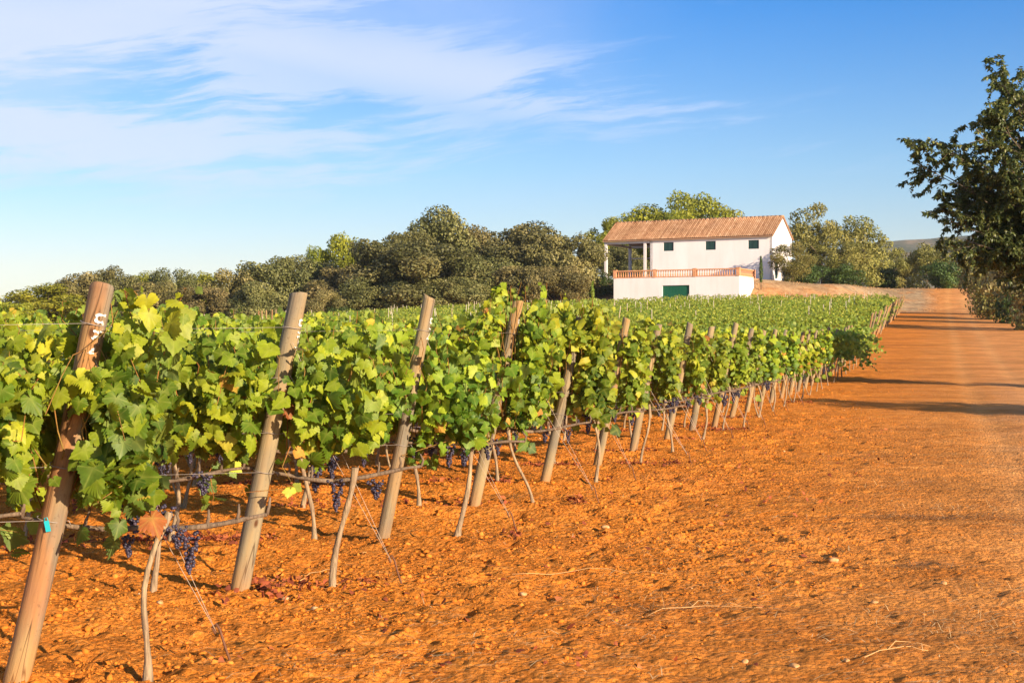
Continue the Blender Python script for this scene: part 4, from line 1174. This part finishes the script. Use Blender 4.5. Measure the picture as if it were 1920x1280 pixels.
# tufts of dry grass on the far right edge
tp = []
for (px, py, m_) in ((1745, 1180, 140), (1840, 1175, 120), (1700, 1150, 60), (1850, 870, 90), (1720, 905, 120), (1860, 950, 140), (1780, 955, 160), (1640, 915, 60), (1900, 1100, 120),
                     (1300, 1015, 40), (1430, 1090, 50), (1240, 1110, 45), (1475, 1110, 60)):
    d = F*EYE/(py-CY); cx_ = at(px, d)
    xx = cx_ + r.normal(0, .22, m_); yy = d + r.normal(0, .16, m_)
    P_ = np.stack([xx, yy, H(xx, yy)+relief(xx, yy)], 1); D2 = np.stack([r.normal(0, 1, m_), r.normal(0, .6, m_), r.uniform(.0, .30, m_)], 1)
    tp.append(blades(P_, D2, r.uniform(.03, .10, m_), r.uniform(.0008, .0016, m_), r.uniform(.3, 1, m_)))
for (px, py, wx_, m_) in ((1790, 972, .55, 420), (1700, 970, .3, 160), (1655, 857, .35, 160), (1740, 1064, .13, 160), (1560, 870, .3, 90), (1240, 1140, .25, 110), (1010, 838, .3, 120), (1310, 905, .3, 120), (1190, 868, .3, 130), (1000, 935, .35, 160), (1530, 757, 1.0, 260)):
    d = F*EYE/(py-CY); cx_ = at(px, d); xx = cx_ + r.normal(0, wx_, m_); yy = d + r.normal(0, .09, m_)
    P_ = np.stack([xx, yy, H(xx, yy)+relief(xx, yy)+.008], 1); D2 = np.stack([r.normal(0, 1, m_), r.normal(0, .6, m_), r.uniform(.0, .25, m_)], 1)
    tp.append(blades(P_, D2, r.uniform(.03, .13, m_), r.uniform(.001, .0024, m_), r.uniform(.0, .32, m_)))
allb = [v1] + tp; o = 0; vs, fs, rs = [], [], []
for v, f, rr_ in allb: vs.append(v); fs.append(f+o); rs.append(rr_); o += len(v)
tag(link('dry_straw', mesh_np('dry_straw', np.concatenate(vs), np.concatenate(fs), np.concatenate(rs)), M['straw']), 'bits of dry straw and withered grass over the headland', 'dry straw', kind='stuff')
# withered weeds on the bank and verge behind the vines
r = np.random.default_rng(55); n = 22000
x = r.uniform(-5, 70, n); y = r.uniform(150, 182, n); pk = fbm(x*.35, y*.35, 3, 13)
kp = (pk > .47) & ~((x - headland(y) > 4.4) & (x - headland(y) < 7.6)); x, y = x[kp], y[kp]; n = len(x)
P = np.stack([x, y, H(x, y)], 1)
N = r.normal(0, .7, (n, 3)); N[:, 1] -= .6; T = r.normal(0, .5, (n, 3)) + np.array([0, 0, 1.0])
tag(link('dry_weeds', leaf_mesh('dry_weeds', scatter(P, N, T, r.uniform(.06, .17, n), r.random(n)*.55, 'card')), M['straw']), 'withered tan weeds on the bank behind the vineyard', 'weeds', kind='stuff')
# larger fallen canes
twigs = [(1215, 1150, 1430, 1147, 'long pale curved dry cane on the headland'), (1395, 1155, 1500, 1135, 'dark broken stick crossed by pale straw'),
         (1620, 1240, 1740, 1225, 'bunch of pale straw stems low on the right'), (560, 1090, 640, 1078, 'short dead stem beside the second row end'),
         (960, 1080, 1250, 1083, 'long thin dry cane lying across the bare soil'), (1490, 1045, 1420, 1050, 'short dark root fragment in a furrow')]
for i, (xa, ya, xb, yb, lb) in enumerate(twigs):
    random.seed(i+70); pts = []
    for t in np.linspace(0, 1, 9):
        px = xa + (xb-xa)*t; py = ya + (yb-ya)*t - 7*math.sin(t*3.1); d = F*EYE/(py-CY); x = at(px, d)
        pts.append(Vector((x, d + random.uniform(-.01, .01), G(x, d) + .012 + .012*math.sin(3.1*t))))
    o0 = pts[0].copy(); mb = MB(); mb.tube([p - o0 for p in pts], [.0027*(1-.5*k/9) for k in range(9)], 5, jit=.3)
    if i in (0, 2): 
        mb.tube([pts[3]-o0, pts[3]-o0+Vector((.05, .05, .03)), pts[3]-o0+Vector((.14, .08, .02))], [.003, .002, .001], 5)
        mb.tube([pts[5]-o0, pts[5]-o0+Vector((.06, -.03, .025)), pts[5]-o0+Vector((.12, -.05, .01))], [.003, .002, .001], 5)
    tag(mb.build('dry_cane', M['cane'] if i in (1, 5) else plain('dry_cane_%d' % i, (.66, .38, .15), .8), None, loc=o0), lb, 'cane', 'fallen dry canes')

# ------------------------------------------------------------------ trees
def crown_cards(seed, W, Hh, puffs, per, lsz, z0=0.12, shape='round', tpl='card', pr=0.2, wid=1.0, spread=1.0):
    """leafy puffs on an uneven dome; local origin at trunk base"""
    r = np.random.default_rng(seed); parts = []
    cz = Hh*(z0 + (1-z0)/2); rz = Hh*(1-z0)/2; rx = W/2
    C = []
    for i in range(puffs):
        d = r.normal(0, 1, 3); d /= np.linalg.norm(d)
        if shape == 'dome': d[2] = abs(d[2])*1.0 - 0.15*r.random()
        rad = r.uniform(.62, .95) if r.random() < .8 else r.uniform(.1, .6)
        c = np.array([d[0]*rx*rad, d[1]*rx*rad, cz + d[2]*rz*rad])
        if shape == 'umbrella': c[2] = Hh*(.72 + .2*r.random()) + .1*Hh*(1 - (d[0]**2+d[1]**2)) - .12*Hh*(rad > .8)
        C.append((c, W*pr*r.uniform(.55, 1.3)))
    for c, pr_ in C:
        n = int(per*(pr_/(W*pr))**2) + 20
        d = unit(r.normal(0, 1, (n, 3))); lump = 1 + .25*(fbm(d[:, 0]*2.2+c[0], d[:, 2]*2.2+c[1], 2, seed) - .5)*2
        rad = pr_*lump*(1 - .45*r.random(n)**2.0)
        P = c + d*rad[:, None]*np.array([1, 1, .8 if shape != 'umbrella' else .5])
        P[:, 2] = np.maximum(P[:, 2], .15)
        N = d*1.0 + r.normal(0, .55, (n, 3)); T = r.normal(0, 1, (n, 3)) + np.array([0, 0, -.3])
        tone = r.random() * .5
        rnd = np.clip(.08 + tone + .42*r.random(n), 0, 1)
        parts.append(scatter(P, N, T, lsz*r.uniform(.6, 1.35, n), rnd, tpl, wid=np.full(n, wid)))
    return cat(parts), C
def trunk_limbs(seed, C, Hh, r0, forks=7, z_split=0.25):
    random.seed(seed); mb = MB(); top = Vector((random.uniform(-.3, .3), 0, Hh*z_split))
    mb.tube([(0, 0, -.3), (.05, .0, Hh*z_split*.5), top], [r0*1.3, r0, r0*.85], 8, jit=.15)
    cs = sorted(C, key=lambda c: -c[1])[:forks]
    for c, _ in cs:
        c = Vector(c); m1_ = top.lerp(c, .45) + Vector((random.uniform(-.3, .3), random.uniform(-.3, .3), .2))
        mb.tube([top - Vector((0, 0, .2)), m1_, c], [r0*.55, r0*.33, r0*.12], 6, jit=.15)
    return mb.mesh('trunk')
KIND = {}
def variants(key, n, mat, W, Hh, **k):
    KIND[key] = []
    tk = k.pop('trunk', .22); zs = k.pop('z_split', .25)
    for i in range(n):
        a_, C = crown_cards(hash(key) % 1000 * 0 + sum(map(ord, key)) + i*13, W, Hh, **k)
        cm_ = with_mat(leaf_mesh('crown', a_), mat); tm = with_mat(trunk_limbs(i+5, C, Hh, tk, z_split=zs), M['bark'])
        KIND[key].append((cm_, tm, 2*float(np.percentile(np.abs(a_[0][:, :2]), 98.5)), float(np.percentile(a_[0][:, 2], 99.7))))
variants('oak', 4, M['oak'], 9.0, 9.0, puffs=52, per=620, lsz=.20, z0=.03, pr=.15, wid=1.6)
variants('oakb', 3, M['oak_brown'], 8.0, 8.0, puffs=48, per=560, lsz=.19, z0=.03, pr=.15, wid=1.6)
variants('pine', 3, M['pine'], 8.0, 10.0, puffs=34, per=420, lsz=.27, z0=.35, pr=.17, shape='round', wid=1.0, z_split=.5)
variants('olive', 3, M['olive'], 7.0, 7.5, puffs=40, per=300, lsz=.25, z0=.06, pr=.15, wid=.8)
variants('shrub', 2, M['darkshrub'], 4.0, 3.0, puffs=22, per=260, lsz=.17, z0=.0, pr=.2, trunk=.06, wid=1.3)
variants('oshrub', 2, M['olive'], 4.5, 4.0, puffs=26, per=280, lsz=.18, z0=.0, pr=.19, trunk=.07, wid=1.0)
variants('bshrub', 2, M['oak_brown'], 4.5, 4.0, puffs=26, per=280, lsz=.18, z0=.0, pr=.19, trunk=.07, wid=1.2)
NAMES = {'oak': ('oak_tree', 'tree'), 'oakb': ('oak_tree', 'tree'), 'pine': ('pine_tree', 'tree'), 'olive': ('olive_tree', 'tree'),
         'shrub': ('shrub', 'shrub'), 'oshrub': ('shrub', 'shrub'), 'bshrub': ('shrub', 'shrub')}
tr_i = 0
def tree(kind, px, ytop, wpx, d, label, group=None, base=None):
    global tr_i; tr_i += 1
    cm_, tm, W, Hh = KIND[kind][tr_i % len(KIND[kind])]
    x = at(px, d); zb = Hs(x, d) - .1 if base is None else base
    wm = wpx/F*d*(1.22 if kind in ('oak', 'oakb', 'pine') else 1.08)
    h = zat(ytop, d) - zb
    o = tag(empty(NAMES[kind][0], (x, d, zb), rj.uniform(0, 6.28)), label, NAMES[kind][1], group)
    s_ = (wm/W, wm/W, h/Hh)
    link('crown', cm_, None, o, scale=s_); link('trunk', tm, None, o, scale=s_)
    return o
GO = 'holm oaks along the field edge'; GP = 'pines rising behind the oaks'; GS = 'shrubs along the field edge'
for a_ in (
 ('pine', 20, 566, 110, 150, 'yellow green pine at the far left end of the tree line', GP),
 ('pine', 82, 532, 130, 165, 'broad pale green pine where the tree line starts to rise', GP),
 ('oakb', 150, 514, 110, 170, 'brown green oak just left of the nearest post top', GO),
 ('oak', 196, 503, 80, 172, 'rounded oak crown directly behind the nearest post top', GO),
 ('oak', 238, 520, 95, 165, 'low olive brown oak just right of the nearest post top', GO),
 ('pine', 264, 511, 60, 190, 'small yellow green pine top between two oaks behind the nearest post', GP),
 ('oak', 316, 507, 80, 172, 'dark domed oak right of the small yellow pine top', GO),
 ('oakb', 290, 530, 110, 160, 'low brownish oak in front of the domed dark oak', GO),
 ('pine', 352, 518, 60, 190, 'low yellow green pine gleaming above the brown oaks', GP),
 ('pine', 388, 513, 80, 188, 'bright lime pine left of the oak with bare twigs', GP),
 ('oakb', 370, 540, 110, 158, 'low brown oak before the bright lime pine', GO),
 ('oakb', 440, 508, 100, 162, 'straggly grey brown oak with bare twigs in its crown', GO),
 ('oak', 520, 481, 140, 165, 'large dark oak with a broad dome left of the second post', GO),
 ('oak', 480, 530, 100, 156, 'dark low oak at the foot of the broad dome', GO),
 ('oak', 590, 492, 110, 166, 'olive oak right behind the second post top', GO),
 ('pine', 600, 463, 50, 195, 'small lime pine top above the second post', GP),
 ('pine', 645, 441, 85, 195, 'tall pale lime pine left of the great oaks', GP),
 ('pine', 672, 470, 60, 195, 'short yellow pine wedged against the great oak', GP),
 ('oakb', 645, 500, 120, 160, 'tan coloured oak between the lime pine and the field', GO),
 ('oakb', 610, 545, 70, 152, 'small tan oak low behind the second post', GO),
 ('oak', 738, 436, 150, 162, 'great grey green oak at the left of the central grove', GO),
 ('oak', 822, 394, 140, 168, 'tallest oak of the central grove with a peaked crown', GO),
 ('oak', 790, 462, 180, 157, 'broad pale oak in front of the tallest one', GO),
 ('oakb', 885, 424, 110, 170, 'tan topped oak just right of the tallest oak', GO),
 ('oak', 940, 430, 120, 174, 'dark green oak in the middle of the central grove', GO),
 ('oak', 1005, 421, 150, 166, 'big brown green oak with a flat dome right of the middle', GO),
 ('oak', 920, 480, 120, 160, 'shaded oak filling the gap in the central grove', GO),
 ('oakb', 1062, 442, 104, 160, 'rust brown oak beside the farmhouse porch', GO),
 ('oakb', 985, 500, 110, 156, 'low tan oak hanging over the vines in the grove', GO),
 ('oakb', 1045, 500, 100, 155, 'low rusty oak at the right foot of the grove', GO),
 ('oak', 715, 520, 110, 155, 'low dark oak at the left foot of the central grove', GO),
 ('oak', 860, 520, 110, 155, 'low dark oak between the broad pale oak and the low tan oak', GO),
 ('shrub', 640, 575, 60, 150, 'dark round bush below the tan oak', GS),
 ('oak', 1160, 462, 90, 190, 'green oak seen through the open porch', GO),
 ('pine', 1140, 410, 75, 200, 'pine at the left corner of the farmhouse roof', 'pines behind the farmhouse'),
 ('pine', 1200, 386, 110, 205, 'broad pine behind the porch end of the roof', 'pines behind the farmhouse'),
 ('pine', 1302, 365, 110, 205, 'highest pine directly behind the middle of the roof', 'pines behind the farmhouse'),
 ('pine', 1255, 398, 70, 200, 'low pine in the dip between the two broad pines', 'pines behind the farmhouse'),
 ('pine', 1362, 386, 80, 205, 'lowest rightmost pine behind the roof', 'pines behind the farmhouse'),
 ('shrub', 1135, 512, 50, 160, 'dark green bush under the porch corner', GS),
 ('olive', 1486, 455, 76, 157, 'small pale olive tree against the white gable', 'olive trees right of the farmhouse'),
 ('olive', 1543, 385, 110, 172, 'tallest olive tree right of the gable', 'olive trees right of the farmhouse'),
 ('olive', 1612, 408, 95, 174, 'second tallest olive tree, right of the tallest', 'olive trees right of the farmhouse'),
 ('olive', 1575, 450, 90, 168, 'rounded olive tree between the two tallest', 'olive trees right of the farmhouse'),
 ('shrub', 1510, 492, 70, 163, 'dark bush at the foot of the small pale olive', GS),
 ('shrub', 1580, 495, 80, 164, 'dark wide bush below the tallest olive trees', GS),
 ('olive', 1655, 455, 70, 190, 'faint olive tree before the distant hill', 'olive trees right of the farmhouse'),
 ('olive', 1690, 470, 80, 196, 'low olive tree straight below the distant hill', 'olive trees right of the farmhouse'),
 ('shrub', 1650, 500, 70, 180, 'low green bush between the olives and the lane', GS),
 ('oshrub', 1738, 458, 75, 176, 'fresh green bushy tree left of the lane', GS),
 ('shrub', 1765, 490, 60, 172, 'dark bush where the lane disappears', GS),
 ('olive', 1795, 446, 100, 192, 'grey green olive behind the end of the lane', 'olive trees right of the farmhouse'),
 ('oak', 1850, 455, 90, 200, 'dark oak beyond the lane, half behind the near tree', GO),
 ('bshrub', 1852, 478, 75, 142, 'brownish bush on the right bank of the lane', GS),
 ('oshrub', 1885, 455, 120, 128, 'large olive coloured bush under the near tree', GS),
 ('shrub', 1908, 500, 90, 118, 'dark bush at the right picture edge under the near tree', GS),
 ('bshrub', 1935, 440, 150, 104, 'dry brown bush closest on the right verge', GS),
 ): tree(*a_)
def cypress(px, ytop, ybot, wpx, d, mat, label):
    x = at(px, d); zb = zat(ybot, d); h = zat(ytop, d) - zb; wm = wpx/F*d
    r = np.random.default_rng(int(px)); n = 900; t = r.random(n)
    prof = np.sin(np.clip(t*.93+.07, 0, 1)*math.pi)**.6*(1 - .45*t); a = r.uniform(0, 6.28, n); rad = prof*wm/2*r.uniform(.6, 1.1, n)
    P = np.stack([rad*np.cos(a), rad*np.sin(a), .06*h + t*h*.93], 1)
    N = np.stack([np.cos(a), np.sin(a), np.full(n, .3)], 1) + r.normal(0, .4, (n, 3)); T = np.tile([0, 0, 1.0], (n, 1)) + r.normal(0, .3, (n, 3))
    o = tag(empty('cypress_tree', (x, d, zb)), label, 'tree')
    link('crown', leaf_mesh('crown', scatter(P, N, T, r.uniform(.09, .2, n), r.random(n), 'card')), mat, o)
    mb = MB(); mb.tube([(0, 0, -.6), (0, 0, h*.5)], [.05, .02], 6); mb.build('trunk', M['bark'], o)
cypress(1427, 481, 533, 9, 153.5, M['cypress'], 'slim dark young cypress in front of the white house wall')
cypress(1111, 528, 575, 8, 148, M['cypress_lime'], 'slim lime green young cypress left of the garage')

# near broadleaf tree on the right verge: limbs, twigs, hanging leaves
def near_tree(loc, limbs, seed, nleaf, label, trunk_r=.22, spread=1.0, lsz=.105, fork=1.6, tw_per=9):
    r = np.random.default_rng(seed); random.seed(seed)
    o = tag(empty('broadleaf_tree', loc), label, 'tree', None)
    mb = MB(); P, N, T, S = [], [], [], []
    forkp = Vector((0, 0, fork)); mb.tube([(0, 0, -.3), (.04, .02, fork*.5), forkp], [trunk_r*1.25, trunk_r, trunk_r*.9], 10, jit=.1)
    twigs_ = []
    for e in limbs:
        e = Vector(e); L_ = (e-forkp).length
        m1_ = forkp.lerp(e, .5) + Vector((r.normal(0, .25), r.normal(0, .25), .12*L_))
        pts = [forkp + (m1_-forkp)*t*(2-t)*.5*1.0 if False else (forkp*(1-t)**2 + m1_*2*t*(1-t) + e*t*t) for t in np.linspace(0, 1, 9)]
        mb.tube(pts, [max(.012, trunk_r*.34*(1-t)**1.3) for t in np.linspace(0, 1, 9)], 6, jit=.1)
        for _ in range(tw_per):
            t = r.uniform(.35, 1.0); i = min(7, int(t*8)); b = pts[i].lerp(pts[i+1], t*8-i)
            dr_ = (pts[i+1]-pts[i]).normalized()*.9 + Vector(r.normal(0, .75, 3)); dr_.z -= .05; dr_.normalize()
            ln = r.uniform(.5, 1.35)*spread; q1 = b + dr_*ln*.5 + Vector((0, 0, .05)); q2 = b + dr_*ln + Vector((0, 0, -.10*ln + r.normal(0, .1)))
            mb.tube([b, q1, q2], [.014, .009, .004], 4); twigs_.append((b, q1, q2))
            for _2 in range(3):
                u_ = r.uniform(.3, 1); c = b.lerp(q2, u_); d2 = (q2-b).normalized()*.6 + Vector(r.normal(0, .7, 3)); d2.normalize()
                e2 = c + d2*r.uniform(.25, .6)*spread; e2.z -= .04; mb.tube([c, e2], [.006, .003], 3); twigs_.append((c, c.lerp(e2, .5), e2))
    per = max(6, nleaf//len(twigs_))
    for (b, q1, q2) in twigs_:
        ts = r.random(per)**.8
        for t in ts:
            p = b*(1-t)**2 + q1*2*t*(1-t) + q2*t*t
            ax_ = (q2-b).normalized(); out = Vector(r.normal(0, 1, 3)); out = (out - ax_*out.dot(ax_)).normalized()
            P.append(p); T.append(out*.8 + ax_*.45 + Vector((0, 0, -.65))); N.append(Vector((r.normal(0, .6), r.normal(0, .6), 1.0)) + out*.4)
            S.append(lsz*r.uniform(.65, 1.25))
    P, N, T, S = (np.array([tuple(v) for v in A_]) if len(np.shape(A_[0])) else np.array(A_) for A_ in (P, N, T, S))
    rn = np.clip(r.beta(2, 2.4, len(P)), 0, 1)
    link('crown', leaf_mesh('crown', scatter(P, N, T, S, rn, 'narrow', wid=np.full(len(P), 1.25))), M['almond'], o)
    mb.build('trunk', M['bark'], o)
    return o
td = 44.0; tX, tY = 19.6, td
tz = Hs(tX, tY)
limbs = []
rr = np.random.default_rng(4)
for (px, py) in ((1728, 288), (1745, 262), (1770, 300), (1800, 255), (1785, 330), (1862, 155), (1880, 190), (1842, 235), (1905, 118), (1835, 300), (1792, 385),
                 (1800, 425), (1815, 455), (1850, 400), (1860, 340), (1885, 280), (1850, 470), (1890, 455), (1905, 350), (1900, 250), (1925, 200), (1870, 430), (1830, 370), (1915, 480), (1840, 440), (1890, 230), (1910, 300), (1870, 300), (1880, 360), (1905, 410), (1860, 460), (1825, 330), (1850, 280), (1815, 400), (1905, 170)):
    dd = td + rr.uniform(-1.8, 1.8)
    limbs.append((at(px, td) - tX, dd - td, zat(py, td) - tz))
for _ in range(34):
    a = rr.uniform(-1.2, 3.9 - 1.2 + .4); rad = rr.uniform(2, 5.6)
    limbs.append((abs(math.cos(a))*rad*.9 - .8, math.sin(a*1.3)*rad, rr.uniform(4.6, 10.5)))
near_tree((tX, tY, tz), limbs, 33, 175000, 'large dark broadleaf tree leaning into the picture at the right edge', trunk_r=.22, spread=.95, tw_per=16, lsz=.135)
# neighbours of that tree further along the verge, outside the picture: they throw the long shadows over the lane
for i, (x, y, hh) in enumerate(((24.5, 20.5, 7.6), (30.0, 34.0, 6.5))):
    cm_, tm, W, Hh = KIND['olive'][i % 3]
    o = tag(empty(('olive_tree', 'olive_tree')[i], (x, y, Hs(x, y)), i*1.3), ['olive on the right verge, the one nearest to the viewer', 'olive on the right verge close before the dark broadleaf tree', 'oak on the right verge behind the large dark broadleaf tree'][i], 'tree')
    s_ = (hh/Hh*.8, hh/Hh*.8, hh/Hh); link('crown', cm_, None, o, scale=s_); link('trunk', tm, None, o, scale=s_)
print('vines', vine_count, 'far', len(far_specs), 'stakes', stc, 'leaves far', len(fc[1]))

# ------------------------------------------------------------------ haze: the thin evening air between here and the far hill
mh = bpy.data.materials.new('haze_air'); mh.use_nodes = True; g = NT(mh.node_tree)
pv = g.n('ShaderNodeVolumePrincipled', {'Color': (0.80, 0.88, 1.0, 1.0), 'Density': 0.00008, 'Anisotropy': 0.0})
g.n('ShaderNodeOutputMaterial', {'Volume': pv.outputs[0]})
mb = MB(); mb.box(-2300, 3300, -60, 4300, -6, 250)
tag(mb.build('haze', mh), 'thin pale blue evening haze over the whole landscape', 'haze', kind='stuff')
